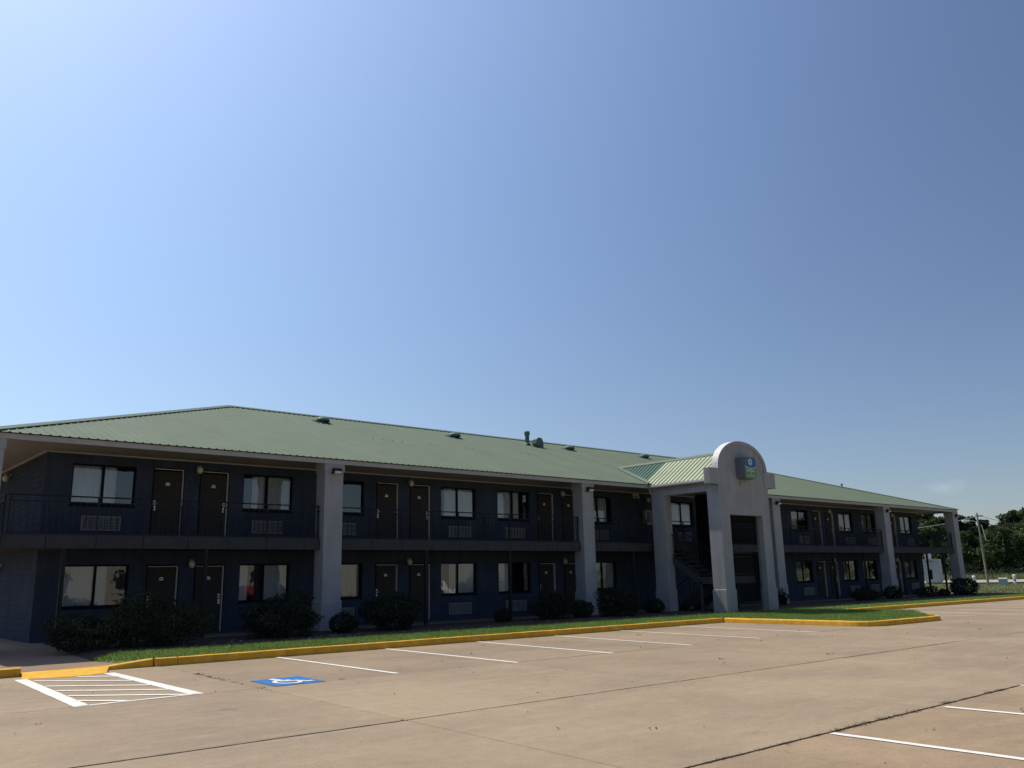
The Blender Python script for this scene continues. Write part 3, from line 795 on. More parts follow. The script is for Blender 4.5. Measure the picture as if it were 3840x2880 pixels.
# columns
def column(x0, x1, y0=24.1, y1=24.66, zt=5.27):
    m_ = MB(); m_.cbox(x0, x1, y0, y1, gz(x0) + .0, zt - .001, .012); o = part('column', m_, 'grey', motel)
    m_ = MB(); m_.cbox(x0 - .035, x1 + .035, y0 - .035, y1 + .035, gz(x0) + .02, 1.02, .02); part('column_base', m_, 'grey', o)
    m_ = MB(); m_.cbox(x0 - .03, x1 + .03, y0 - .03, y1 + .03, 4.98, zt + .03, .01); part('column_cap', m_, 'grey', o)
    return o
COLS = [(3.52, 4.19), (13.07, 13.72), (24.55, 25.19), (38.14, 38.82), (49.84, 50.56), (59.45, 60.17)]
for x0, x1 in COLS: column(x0, x1)
for x0, x1 in ((3.45, 4.1), (59.5, 60.2)):
    column(x0, x1, 42.3, 42.9)
# flood lights on the columns
for x0, x1 in COLS[1:]:
    xc = x0 + (x1 - x0) * .55
    m_ = MB(); m_.prism_yz([(0, 0), (-.15, .03), (-.17, .10), (-.14, .19), (0, .19)], -.14, .14)
    f_ = part('flood_light', m_, 'black', motel, (xc, 24.068, 4.90))
    m_ = MB(); m_.add([(-.12, -.02, .006), (.12, -.02, .006), (.12, -.148, .033), (-.12, -.148, .033), (-.12, -.152, .036), (.12, -.152, .036), (.12, -.170, .093), (-.12, -.170, .093)], [(0, 3, 2, 1), (4, 5, 6, 7)])
    for i_ in range(4, 8): m_.v[i_] = (m_.v[i_][0], m_.v[i_][1] - .004, m_.v[i_][2])
    for i_ in range(0, 4): m_.v[i_] = (m_.v[i_][0], m_.v[i_][1], m_.v[i_][2] - .004)
    part('flood_light_lens', m_, 'lens', f_, (xc, 24.068, 4.90))

# balcony
m_ = MB(); m_.box(4.35, 60.0, 24.325, W - .002, 2.60, FL2); m_.box(4.35, WX0 - .013, W, 42, 2.60, FL2); m_.box(WX1 + .002, 60.0, W, 42, 2.60, FL2)
part('balcony_floor', m_, 'charcoal', motel)
def fpanel(x0, x1):
    m_ = MB(); m_.cbox(x0 + .008, x1 - .008, 24.29, 24.322, 2.565, 2.89, .004); part('fascia_panel', m_, 'charcoal', motel)
EDGES = [4.35, 5.35, 6.55, 7.75, 8.96, 10.11, 11.30, 12.52, 13.07, 13.72, 14.91, 16.12, 17.33, 18.50, 19.70, 20.89, 22.10, 23.28, 24.5, 25.19, 25.71, 26.9, 28.1, 29.3, 30.5, 31.7, 32.9, 34.1, 35.3, 36.5, 37.7, 38.14, 38.84, 40.0, 41.2, 42.4, 43.6, 44.8, 46.0, 47.2, 48.4, 49.6, 50.56, 51.8, 53.0, 54.2, 55.4, 56.6, 57.8, 59.0, 60.0]
for p, q in zip(EDGES[:-1], EDGES[1:]):
    if (p, q) in ((13.07, 13.72), (38.14, 38.84), (49.6, 50.56)): continue
    fpanel(p, q)
# lower steel posts
for px in (5.82, 9.51, 17.1, 20.86, 27.7, 33.4, 44.0, 47.4, 52.0, 55.4, 57.75):
    m_ = MB(); m_.cbox(px - .05, px + .05, 24.30, 24.40, .1, 2.602, .006); o = part('steel_post', m_, 'rail', motel)
    if px == 55.4: m_ = MB(); m_.cbox(px - .16, px + .08, 24.17, 24.298, .95, 1.55, .01); part('meter_box', m_, 'rail', o)
# railings
m_ = MB(); m_.box(-.008, .008, -.008, .008, 2.955, 3.745); BAL = m_.mesh('baluster')
NB = [0]
rest = MB()
def railing(x0, x1, posts, y=24.35, fine=True):
    m_ = MB(); m_.tube([(x0, y, 3.90), (x1, y, 3.90)], .022, 6); m_.box(x0, x1, y - .018, y + .018, 3.735, 3.765); m_.box(x0, x1, y - .018, y + .018, 2.94, 2.965)
    r_ = part('railing', m_, 'rail', motel)
    for p in [x0 + .06] + list(posts) + [x1 - .06]:
        m_ = MB(); m_.box(-.02, .02, -.02, .02, 2.70, 3.895); part('rail_post', m_, 'rail', r_, (p, y, 0))
    n = int((x1 - x0) / .152)
    for k in range(1, n):
        x = x0 + (x1 - x0) * k / n
        if min(abs(x - p) for p in posts) < .05: continue
        if NB[0] < 290: part('baluster', BAL, 'rail', r_, (x, y, 0)); NB[0] += 1
        else: rest.box(x - .008, x + .008, y - .008, y + .008, 2.955, 3.745)
    return r_
railing(4.42, 13.05, [5.35, 6.55, 7.75, 8.96, 10.11, 11.30, 12.52])
railing(13.74, 24.53, [14.91, 16.12, 17.33, 18.50, 19.70, 20.89, 22.10, 23.28])
railing(25.21, 28.72, [25.71, 26.9])
railing(30.3, 32.3, [31.2])
railing(32.4, 38.12, [34.1, 35.3, 36.5])
railing(38.86, 49.82, [40, 41.2, 42.4, 43.6, 44.8, 46, 47.2, 48.4])
rlast = railing(50.58, 59.43, [51.8, 53, 54.2, 55.4, 56.6, 57.8])
for ex in (60.0 - .06, 4.41):
    m_ = MB(); m_.tube([(ex, 24.5, 3.90), (ex, 42, 3.90)], .022, 6); m_.box(ex - .018, ex + .018, 24.5, 42, 3.735, 3.765); m_.box(ex - .018, ex + .018, 24.5, 42, 2.94, 2.965)
    r_ = part('railing', m_, 'rail', motel)
    for k in range(15): m_ = MB(); m_.box(-.02, .02, -.02, .02, 2.70, 3.895); part('rail_post', m_, 'rail', r_, (ex, 24.6 + k * 1.2, 0))
    for k in range(114): rest.box(ex - .008, ex + .008, 24.6 + k * .152 - .008, 24.6 + k * .152 + .008, 2.955, 3.745)
part('balusters', rest, 'rail', rlast, kind='stuff')

# soffit, fascia
m_ = MB(); m_.add([(RX0 + .1, EY + .08, 5.36), (RX1 - .1, EY + .08, 5.36), (RX1 - .1, 43, 5.36), (RX0 + .1, 43, 5.36)], [(0, 1, 2, 3)]); part('soffit', m_, 'soffit', motel)
m_ = MB(); m_.box(RX0 + .04, RX1 - .04, EY + .035, EY + .075, 5.235, 5.378); part('fascia_board', m_, 'fascia', motel)
m_ = MB(); m_.box(RX0 + .04, RX0 + .08, EY + .076, 43, 5.235, 5.378); part('fascia_board', m_, 'fascia', motel)
m_ = MB(); m_.box(RX1 - .08, RX1 - .04, EY + .076, 43, 5.235, 5.378); part('fascia_board', m_, 'fascia', motel)
m_ = MB(); m_.box(WX0 - .03, WX1 + .03, W - .05, W - .001, 5.315, 5.358); m_.box(WX0 - .062, WX0 - .013, W - .05, YB, 5.315, 5.358); part('soffit_trim', m_, 'fascia', motel)

# ---- metal roof: every panel has its ribs modelled
RIB = .2286
PROF = [(0, 0), (.022, .021), (.050, .021), (.072, 0), (.15, 0)]
roof = part('roof', MB().add([(RX0, EY, EZ - .03), (RX1, EY, EZ - .03), (AX1, RY, RZ - .03), (AX0, RY, RZ - .03), (RX0, 43, EZ - .03), (RX1, 43, EZ - .03)],
            [(0, 1, 2, 3), (3, 2, 5, 4), (0, 3, 4), (1, 5, 2)]), 'roofcap', motel)
def panel_front(xa, xb, ylim, sgn=1, tint=1.0):
    m_ = MB(); xsv = []
    k = 0
    n = round((xb - xa) / RIB)
    for i in range(n):
        for o_, h in PROF:
            xsv.append((xa + i * RIB + o_, h))
    xsv.append((xa + n * RIB, 0))
    xsv = [(x, h) for x, h in xsv if x <= xb + 1e-6]
    rows = []
    for x, h in xsv:
        x_ = min(max(x, RX0 + .001), RX1 - .001); ye = max(ylim(x_), EY + .001)
        y0 = EY - .02
        rows.append([(x_, y0, EZ + SL * (y0 - EY) + h), (x_, ye, EZ + SL * (ye - EY) + h)])
    for r_ in rows: m_.v += r_
    m_.f = [(2 * i, 2 * i + 2, 2 * i + 3, 2 * i + 1) for i in range(len(rows) - 1)]
    o = part('roof_panel', m_, 'roof', roof)
    t = random.uniform(.965, 1.035) * tint; o.color = (t, t, t, 1)
kL = (RY - EY) / (AX0 - RX0); kR = (RY - EY) / (RX1 - AX1)
ylim = lambda x: min(RY, EY + (x - RX0) * kL, EY + (RX1 - x) * kR)
x = RX0
while x < RX1 - .01:
    xb = min(x + 4 * RIB, RX1); panel_front(x, xb, ylim); x = xb
# the hip ends and the back slope carry the same sheet as single sheets
def tri_panel(name, P_): 
    o = part(name, MB().add(P_, [tuple(range(len(P_)))]), 'roof', roof); o.color = (1, 1, 1, 1)
tri_panel('hip_end_sheet', [(RX0, EY, EZ + .01), (RX0, 43, EZ + .01), (AX0, RY, RZ + .01)])
tri_panel('hip_end_sheet', [(RX1, 43, EZ + .01), (RX1, EY, EZ + .01), (AX1, RY, RZ + .01)])
tri_panel('back_slope_sheet', [(RX1, 43, EZ + .01), (AX1, RY, RZ + .01), (AX0, RY, RZ + .01), (RX0, 43, EZ + .01)])
def cap(p, q, wl, wr, lift=.045, name='ridge_cap'):
    """folded cap: left and right wings given as vectors"""
    p, q, wl, wr = map(Vector, (p, q, wl, wr)); m_ = MB(); L3 = Vector((0, 0, lift))
    pp = [p + wl + L3, p + L3 + Vector((0, 0, .02)), p + wr + L3]; qq = [q + wl + L3, q + L3 + Vector((0, 0, .02)), q + wr + L3]
    dn = Vector((0, 0, -.022))
    m_.add([pp[0] + dn, *pp, pp[2] + dn, qq[0] + dn, *qq, qq[2] + dn], [(i, i + 1, i + 6, i + 5) for i in range(4)])
    return part(name, m_, 'roofcap', roof)
cap((AX0, RY, RZ), (AX1, RY, RZ), (0, -.17, -.17 * SL), (0, .17, -.17 * SL))
hl = Vector((AX0 - RX0, RY - EY, RZ - EZ))
cap((RX0 - .02, EY - .02, EZ - .005), (AX0, RY, RZ), (.15, -.10, -.10 * SL + .0), (-.10, .15, -.10 * SL), name='hip_cap')
cap((RX1 + .02, EY - .02, EZ - .005), (AX1, RY, RZ), (-.15, -.10, -.10 * SL), (.10, .15, -.10 * SL), name='hip_cap')
# fasteners in the lap line half way up
m_ = MB()
for k in range(70):
    x = 16.2 + k * RIB * 2; y = 28.7
    if x > 44: break
    if random.random() < .45: continue
    z = EZ + SL * (y - EY) + .03; m_.box(x, x + .05, y - .03, y, z, z + .014)
part('lap_clips', m_, 'roofcap', roof, kind='stuff')

# roof vents, pipe and hood: they are fixed through the roof
def onroof(x, y): return EZ + SL * (y - EY)
for k, (vx, vy) in enumerate(((17.1, 31.9), (23.96, 31.8), (31.64, 31.9), (37.8, 32.0))):
    m_ = MB(); m_.lathe([(.10, -.1), (.10, .05), (.295, .04), (.31, .06), (.29, .13), (.21, .20), (.09, .24), (.0, .245)], 16)
    v_o = part('roof_vent', m_, 'vent', motel, (vx, vy, onroof(vx, vy)), smooth=False)
    m_ = MB(); m_.add([(-.34, -.34, -.34 * SL + .034), (.34, -.34, -.34 * SL + .034), (.34, .34, .34 * SL + .034), (-.34, .34, .34 * SL + .034)], [(0, 1, 2, 3)]); part('vent_flashing', m_, 'vent', v_o, (vx, vy, onroof(vx, vy)))
px, py = 28.75, 32.0; z = onroof(px, py)
m_ = MB(); m_.lathe([(.11, -.1), (.11, .50), (.115, .50), (.145, .52), (.145, .68), (.13, .70), (.05, .70)], 14); p_ = part('vent_pipe', m_, 'vent', motel, (px, py, z), smooth=False)
m_ = MB(); m_.lathe([(.2, .0), (.14, .09), (.11, .12)], 14); part('pipe_boot', m_, 'vent', p_, (px, py, z))
px, py = 29.25, 31.75; z = onroof(px, py)
m_ = MB(); n_ = [(a_ * .85, b_ * .85) for a_, b_ in [(-.30, .18), (-.17, .0), (-.02, .03), (.26, .16), (.28, .34), (.16, .52), (-.10, .55), (-.26, .42)]]
m_.prism_xz(n_, -.16, .16); m_.prism_xz([(.02, -.05), (.28, -.05), (.28, .22), (.02, .22)], -.13, .13)
part('goose_neck_vent', m_, 'vent', motel, (px, py, z))
m_ = MB(); m_.lathe([(.05, -.05), (.05, .16), (.09, .16), (.09, .2), (.02, .22)], 10); part('plumbing_vent', m_, 'vent', motel, (54.0, 28.75, onroof(54, 28.75)))

# ------------------------------------------------------------------ entrance portico (part of the motel)
PX, PW = 30.5, 1.75
F0, F1 = 20.55, 20.80
x0, x1 = PX - PW, PX + PW
arcp = [(PX + 1.73 * math.cos(t), 5.755 + 1.205 * math.sin(t) ** .92) for t in [math.pi * k / 40 for k in range(41)]]
g0 = -.02
outline = [(29.38, g0), (29.38, 3.91), (31.67, 3.91), (31.67, g0), (x1, g0), (x1, 5.755)] + arcp[0:] + [(x0, 5.755), (x0, g0)]
bm = bmesh.new()
fv = [bm.verts.new((p[0], F0, p[1])) for p in outline]; f_ = bm.faces.new(fv)
r_ = bmesh.ops.extrude_face_region(bm, geom=[f_])
for v in [g_ for g_ in r_['geom'] if isinstance(g_, bmesh.types.BMVert)]: v.co.y = F1
bmesh.ops.recalc_face_normals(bm, faces=bm.faces)
bmesh.ops.triangulate(bm, faces=[f for f in bm.faces if len(f.verts) > 4])
me = bpy.data.meshes.new('portico_front_wall'); bm.to_mesh(me); bm.free()
pf = part('portico_front_wall', me, 'grey', motel)
# arch rim and shoulders
m_ = MB(); n = len(arcp)
ins = [(PX + 1.57 * math.cos(t), 5.755 + 1.06 * max(0, math.sin(t)) ** .92) for t in [math.pi * k / 40 for k in range(41)]]
for y_ in (F0 - .035, F0 - .002): 
    m_.v += [(p[0], y_, p[1]) for p in arcp] + [(p[0], y_, p[1]) for p in ins]
for i in range(n - 1):
    m_.f += [(i, i + 1, n + i + 1, n + i), (n + i, n + i + 1, 3 * n + i + 1, 3 * n + i), (i + 1, i, 2 * n + i, 2 * n + i + 1)]
part('arch_rim', m_, 'grey', pf)
for a_, b_ in ((28.19, 29.0), (31.98, 32.83)):
    m_ = MB(); m_.cbox(a_, b_, F0 - .035, F1 + .03, 5.11, 5.755, .012); part('shoulder_block', m_, 'grey', pf)
m_ = MB(); k = len(arcp)
for dr, y_ in ((.0, F0 - .037), (.022, F0 - .037), (.022, F1 + .02), (.0, F1 + .02)):
    m_.v += [(PX + (1.732 + dr) * math.cos(math.pi * i / 40), y_, 5.757 + (1.207 + dr) * math.sin(math.pi * i / 40) ** .92) for i in range(41)]
for i in range(40):
    for j in range(3): m_.f.append((j * k + i, j * k + i + 1, (j + 1) * k + i + 1, (j + 1) * k + i))
part('arch_coping', m_, 'coping', pf)
# piers
for sx, xo in ((1, x0), (-1, x1)):
    xi = xo + sx * .2
    m_ = MB(); m_.cbox(min(xo, xi), max(xo, xi), F1 + .001, 21.15, g0, 5.1, .006); part('portico_return', m_, 'grey', motel)
    xe = xo + sx * .63
    m_ = MB(); m_.cbox(min(xo - sx * .035, xe + sx * .03), max(xo - sx * .035, xe + sx * .03), F0 - .035, F1 + .03, g0, .97, .015)
    m_.cbox(min(xo - sx * .035, xi + sx * .02), max(xo - sx * .035, xi + sx * .02), F1 + .031, 21.185, g0, .97, .015); part('pier_base', m_, 'grey', motel)
    xb_ = xo + sx * .45
    m_ = MB(); m_.cbox(min(xo, xb_), max(xo, xb_), 23.37, 24.07, g0, 5.1, .01); o = part('portico_pier', m_, 'grey' if sx > 0 else 'navytrim', motel)  # right pier's colour darkened for the deep shade inside the portico
    m_ = MB(); m_.cbox(min(xo - sx * .03, xb_ + sx * .03), max(xo - sx * .03, xb_ + sx * .03), 23.34, 24.098, g0, .97, .012); part('pier_base', m_, 'grey', o)
    m_ = MB(); m_.cbox(min(xo, xo + sx * .3), max(xo, xo + sx * .3), 21.152, 23.368, 4.87, 5.1, .006); m_.cbox(min(xo + sx * .002, xo + sx * .3), max(xo + sx * .002, xo + sx * .3), F1 + .032, 24.08, 5.102, 5.28, .004); part('portico_beam', m_, 'grey', motel)
# portico roof
PE, PEZ, PRZ = 28.6, 5.33, 6.60
YV = 24.02; YT = EY + (PRZ - EZ) / SL
yend = YT + .1
proof = part('portico_roof', MB().add([(PE + .05, F1 + .01, PEZ - .02), (PX, F1 + .01, PRZ - .03), (2 * PX - PE - .05, F1 + .01, PEZ - .02), (PE + .05, YV, PEZ - .02), (PX, YT, PRZ - .03), (2 * PX - PE - .05, YV, PEZ - .02)],
              [(0, 1, 4, 3), (1, 2, 5, 4)]), 'roofcap', motel)
ps = (PRZ - PEZ) / (PX - PE)
for side in (1, -1):
    y = F1 + .012; kk = 0
    while y < YT - .02:
        m_ = MB(); rows = []
        for i in range(4):
            for o_, h in [(0, 0), (.003, .036), (.030, .036), (.033, 0), (.13, 0)]:
                yy = y + i * RIB + o_
                if yy <= YT: rows.append((yy, h))
        rows.append((min(y + 4 * RIB, YT), 0))
        for yy, h in rows:
            xs_ = PE if yy <= YV else PE + (yy - YV) / (YT - YV) * (PX - PE)
            z_ = PEZ + (xs_ - PE) * ps
            a_ = (xs_, yy, z_ + h + .012); b_ = (PX, yy, PRZ + h + .012)
            if side < 0: a_ = (2 * PX - a_[0], a_[1], a_[2])
            m_.v += [a_, b_]
        m_.f = [(2 * i, 2 * i + 2, 2 * i + 3, 2 * i + 1) for i in range(len(rows) - 1)]
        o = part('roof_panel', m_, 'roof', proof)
        new = y > 24.3  # panels at the valley end carry a darker, bluer tint
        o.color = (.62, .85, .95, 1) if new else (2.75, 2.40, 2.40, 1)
        if new: o['label'] = 'darker green roof panel at the valley'
        y += 4 * RIB; kk += 1
m_ = MB(); m_.add([(PX - .13, F1 + .012, PRZ - .04), (PX, F1 + .012, PRZ + .07), (PX + .13, F1 + .012, PRZ - .04), (PX - .13, YT + .15, PRZ - .04), (PX, YT + .15, PRZ + .07), (PX + .13, YT + .15, PRZ - .04)], [(0, 1, 4, 3), (1, 2, 5, 4)]); part('ridge_cap', m_, 'roofcap', proof)
m_ = MB(); v0 = Vector((PE - .05, YV - .05, EZ + .035)); v1 = Vector((PX, YT, PRZ + .05)); s_ = Vector((0, .13, .13 * SL))
m_.add([v0 - Vector((.12, 0, 0)), v0 + Vector((.10, 0, .09)), v1 + Vector((.05, 0, .04)), v1 - Vector((.12, -.05, 0))], [(0, 1, 2, 3)]); part('valley_flashing', m_, 'roofcap', proof)
# gutters and downspouts
for sx, gx in ((1, PE), (-1, 2 * PX - PE)):
    m_ = MB(); m_.prism_xz([(gx - sx * .06, 5.35), (gx - sx * .075, 5.27), (gx - sx * .05, 5.22), (gx + sx * .06, 5.22), (gx + sx * .06, 5.35), (gx + sx * .05, 5.35), (gx + sx * .05, 5.24), (gx - sx * .045, 5.24), (gx - sx * .05, 5.35)], F1 + .035, 24.03); g_ = part('gutter', m_, 'fascia', motel)
    m_ = MB(); m_.add([(gx + sx * .065, F1 + .035, 5.26), (gx + sx * .3, F1 + .035, 5.26), (gx + sx * .3, 24.03, 5.26), (gx + sx * .065, 24.03, 5.26)], [(0, 1, 2, 3)]); part('portico_soffit', m_, 'soffit', motel)
    m_ = MB(); m_.tube([(gx + sx * .02, 24.02, 5.22), (gx + sx * .03, 24.04, 5.12), (gx + sx * .2, 24.02, 4.9), (gx + sx * .22, 24.0, 4.8), (gx + sx * .22, 24.0, .22), (gx + sx * .15, 23.9, .15)], .045, 8); part('downspout', m_, 'grey', motel)
m_ = MB(); m_.add([(x0 + .3, F1 + .01, 5.095), (x1 - .3, F1 + .01, 5.095), (x1 - .3, 24.07, 5.095), (x0 + .3, 24.07, 5.095)], [(0, 1, 2, 3)]); part('portico_ceiling', m_, 'soffit', motel)

# stairs inside the portico
st = MB(); st.cbox(29.0, 31.55, 21.05, 22.05, 1.18, 1.46, .01); land = part('stair_landing', st, 'charcoal', motel)
def flight(xa, xb, ya, za, yb, zb, n):
    m_ = MB(); d = 1 if yb > ya else -1
    for xs_ in (xa, xb):
        m_.prism_yz([(ya, za - .30), (ya, za + .02), (yb, zb + .02), (yb, zb - .30)], xs_ - .025, xs_ + .025)
    o = part('stair_flight', m_, 'charcoal', motel)
    for k in range(n):
        t = (k + .5) / n; y = ya + (yb - ya) * t; z_ = za + (zb - za) * t
        m_ = MB(); m_.box(xa + .03, xb - .03, y - .14, y + .14, z_ - .02, z_ + .025); part('tread', m_, 'charcoal', o)
    m_ = MB(); H = .95
    for xs_ in (xa, xb):
        m_.tube([(xs_, ya, za + H), (xs_, yb, zb + H)], .022, 6); m_.tube([(xs_, ya, za + .12), (xs_, yb, zb + .12)], .016, 6)
        for k in range(15):
            t = k / 14; m_.tube([(xs_, ya + (yb - ya) * t, za + (zb - za) * t), (xs_, ya + (yb - ya) * t, za + (zb - za) * t + H)], .010 if k % 5 else .02, 5)
    part('stair_railing', m_, 'rail', o)
flight(29.1, 30.15, 24.3, 2.9, 22.05, 1.46, 8)
flight(30.45, 31.5, 22.05, 1.46, 24.25, .17, 8)
m_ = MB()
for z_, r_ in ((2.40, .022), (2.25, .016), (1.55, .016)): m_.tube([(29.02, 21.1, z_), (31.53, 21.1, z_)], r_, 6)
for k in range(18): m_.tube([(29.05 + k * .146, 21.1, 1.46), (29.05 + k * .146, 21.1, 2.25)], .009, 5)
part('landing_railing', m_, 'charcoal', motel)
m_ = MB(); m_.tube([(29.95, 21.25, .1), (29.95, 21.25, 5.09)], .022, 8); part('conduit', m_, 'fascia', motel)
for px_ in (29.05, 31.5): m_ = MB(); m_.box(px_ - .05, px_ + .05, 21.9, 22.0, .1, 1.28); part('landing_post', m_, 'charcoal', motel)

# cabinets on the wall by the stairs
t_ = thing('extinguisher_cabinet', (31.12, W - .09, 3.88), 'pale metal wall cabinet with glazed door beside the stair', 'cabinet')
m_ = MB(); m_.cbox(30.9, 31.34, W - .18, W - .001, 3.88, 4.56, .01); part('case', m_, 'grille', t_)
m_ = MB(); m_.box(31.0, 31.24, W - .19, W - .181, 3.98, 4.46); part('glazed_door', m_, 'black', t_)
t_ = thing('emergency_light', (30.4, W - .15, 5.1), 'small cream emergency light with two lamp heads under the soffit', 'light')
m_ = MB(); m_.cbox(30.2, 30.6, W - .12, W - .001, 5.18, 5.31, .015); part('housing', m_, 'curtainw', t_)
for hx in (30.25, 30.52): m_ = MB(); m_.tube([(hx, W - .05, 5.17), (hx, W - .14, 5.11)], .06, 10); part('lamp_head', m_, 'curtainw', t_)

# ------------------------------------------------------------------ sign on the arch
sgn = thing('hotel_sign', (30.43, 20.53, 5.36), 'blue and green box sign mounted on the arched entrance wall', 'sign')
SX0, SX1, SZ0, SZ1, SY = 30.02, 30.84, 5.37, 6.27, 20.10
def rrect(x0, x1, z0, z1, r, n=5, bow=0):
    P_ = []
    for cx, cz, a0 in ((x1 - r, z1 - r, 0), (x0 + r, z1 - r, 90), (x0 + r, z0 + r, 180), (x1 - r, z0 + r, 270)):
        for k in range(n + 1):
            t = math.radians(a0 + 90 * k / n); P_.append((cx + r * math.cos(t), cz + r * math.sin(t)))
    if bow:
        P_ = [(x, z - bow * (1 - ((x - (x0 + x1) / 2) / ((x1 - x0) / 2)) ** 2) if z < (z0 + z1) / 2 else z) for x, z in P_]
    return P_
m_ = MB(); m_.prism_xz(rrect(SX0, SX1, SZ0, SZ1, .11, 5), SY + .02, F0 - .002); part('sign_case', m_, 'signcase', sgn)
m_ = MB(); m_.prism_xz(rrect(SX0 + .015, SX1 - .015, SZ0 + .015, SZ1 - .015, .10, 5), SY + .004, SY + .019); face = part('sign_face', m_, 'signgreen', sgn)
def zc(x): return 5.86 - .085 * (1 - ((x - 30.43) / .41) ** 2) + .02
top = [(x, z) for x, z in rrect(SX0 + .015, SX1 - .015, SZ0 + .015, SZ1 - .015, .10, 5) if z > 5.9]
low = [(SX0 + .015 + (SX1 - SX0 - .03) * k / 12, zc(SX0 + .015 + (SX1 - SX0 - .03) * k / 12)) for k in range(13)]
m_ = MB(); m_.prism_xz(top + low, SY, SY + .0035); part('blue_field', m_, 'signblue', face)
m_ = MB(); k = len(low); m_.add([(x, SY - .002, z + .012) for x, z in low] + [(x, SY - .002, z - .012) for x, z in low], [(i, i + k, i + k + 1, i + 1) for i in range(k - 1)]); part('white_swoosh', m_, 'signwhite', face)
# emblem: six folded ribbons around an open centre
m_ = MB(); cx, cz = 30.43, 6.06
for k in range(6):
    t = math.radians(60 * k + 30)
    def pt_(r, d): 
        aa = t + math.radians(d); return (cx + r * math.cos(aa) * .95, SY - .003, cz + r * math.sin(aa))
    m_.add([pt_(.045, -30), pt_(.155, 0), pt_(.125, 26), pt_(.06, 22)], [(0, 1, 2, 3)])
    m_.add([pt_(.118, -24), pt_(.150, -16), pt_(.126, -4), pt_(.10, -10)], [(0, 1, 2, 3)])
part('star_emblem', m_, 'signwhite', face)
def text(body, size, x, z, parent):
    cu = bpy.data.curves.new('lettering', 'FONT'); cu.body = body; cu.size = size; cu.align_x = 'CENTER'; cu.extrude = .001; cu.resolution_u = 2
    o = bpy.data.objects.new('lettering_tmp', cu); C.objects.link(o)
    dg = bpy.context.evaluated_depsgraph_get(); me = bpy.data.meshes.new_from_object(o.evaluated_get(dg)); bpy.data.objects.remove(o)
    me.transform(Matrix.Rotation(math.pi / 2, 4, 'X'))
    me.materials.clear(); me.materials.append(MT['signwhite'])
    ob = bpy.data.objects.new('lettering', me); link(ob, parent, (x, SY - .002 + .004, z)); return ob
text('SureStay', .165, 30.43, 5.66, face); text('HOTEL', .062, 30.43, 5.57, face); text('BY BEST WESTERN', .075, 30.43, 5.46, face)
m_ = MB(); m_.tube([(30.3, 20.53, 5.37), (30.28, 20.52, 5.3), (30.22, 20.51, 5.22), (30.17, 20.52, 5.14)], .009, 6); part('loose_cable', m_, 'black', sgn)

# ------------------------------------------------------------------ shrubs
def leaf_cloud(n, cx, cy, cz, rx, ry, rz, size, lump=.28, flat=0.0, seed=0):
    r = np.random.default_rng(seed)
    d = r.normal(size=(n, 3)); d /= np.linalg.norm(d, axis=1)[:, None]
    ph = r.uniform(0, 6.28, 6); fr = r.uniform(2.2, 5, 6)
    lum = 1 + lump * (np.sin(d[:, 0] * fr[0] + ph[0]) * np.sin(d[:, 1] * fr[1] + ph[1]) + .8 * np.sin(d[:, 2] * fr[2] + ph[2]) * np.sin(d[:, 0] * fr[3] + ph[3]) + .5 * np.sin(d[:, 1] * fr[4] * 2 + ph[4]) * np.sin(d[:, 2] * fr[5] * 2 + ph[5]))
    rad = lum * (r.uniform(.35, 1, n) ** .33)
    P_ = d * rad[:, None] * np.array([rx, ry, rz]) + np.array([cx, cy, cz])
    return P_
def leaf_quads(name, P_, size, m, seed=0, parent=None, asp=.55):
    r = np.random.default_rng(seed + 99); n = len(P_)
    t = r.normal(size=(n, 3)); t /= np.linalg.norm(t, axis=1)[:, None]
    s_ = r.normal(size=(n, 3)); s_ = np.cross(t, s_); s_ /= np.linalg.norm(s_, axis=1)[:, None]
    L_ = size * r.uniform(.6, 1.35, n)[:, None]
    V = np.stack([P_ - t * L_ / 2, P_ + s_ * L_ * asp / 2, P_ + t * L_ / 2, P_ - s_ * L_ * asp / 2], 1).reshape(-1, 3)
    me = bpy.data.meshes.new(name); me.vertices.add(4 * n); me.loops.add(4 * n); me.polygons.add(n)
    me.vertices.foreach_set('co', V.ravel()); me.loops.foreach_set('vertex_index', np.arange(4 * n)); me.polygons.foreach_set('loop_start', np.arange(0, 4 * n, 4)); me.polygons.foreach_set('loop_total', np.full(n, 4))
    me.update(); me.validate(); me.materials.append(MT[m])
    o = bpy.data.objects.new(name, me); link(o, parent); return o
G = 'shrubs in the bed along the motel front'
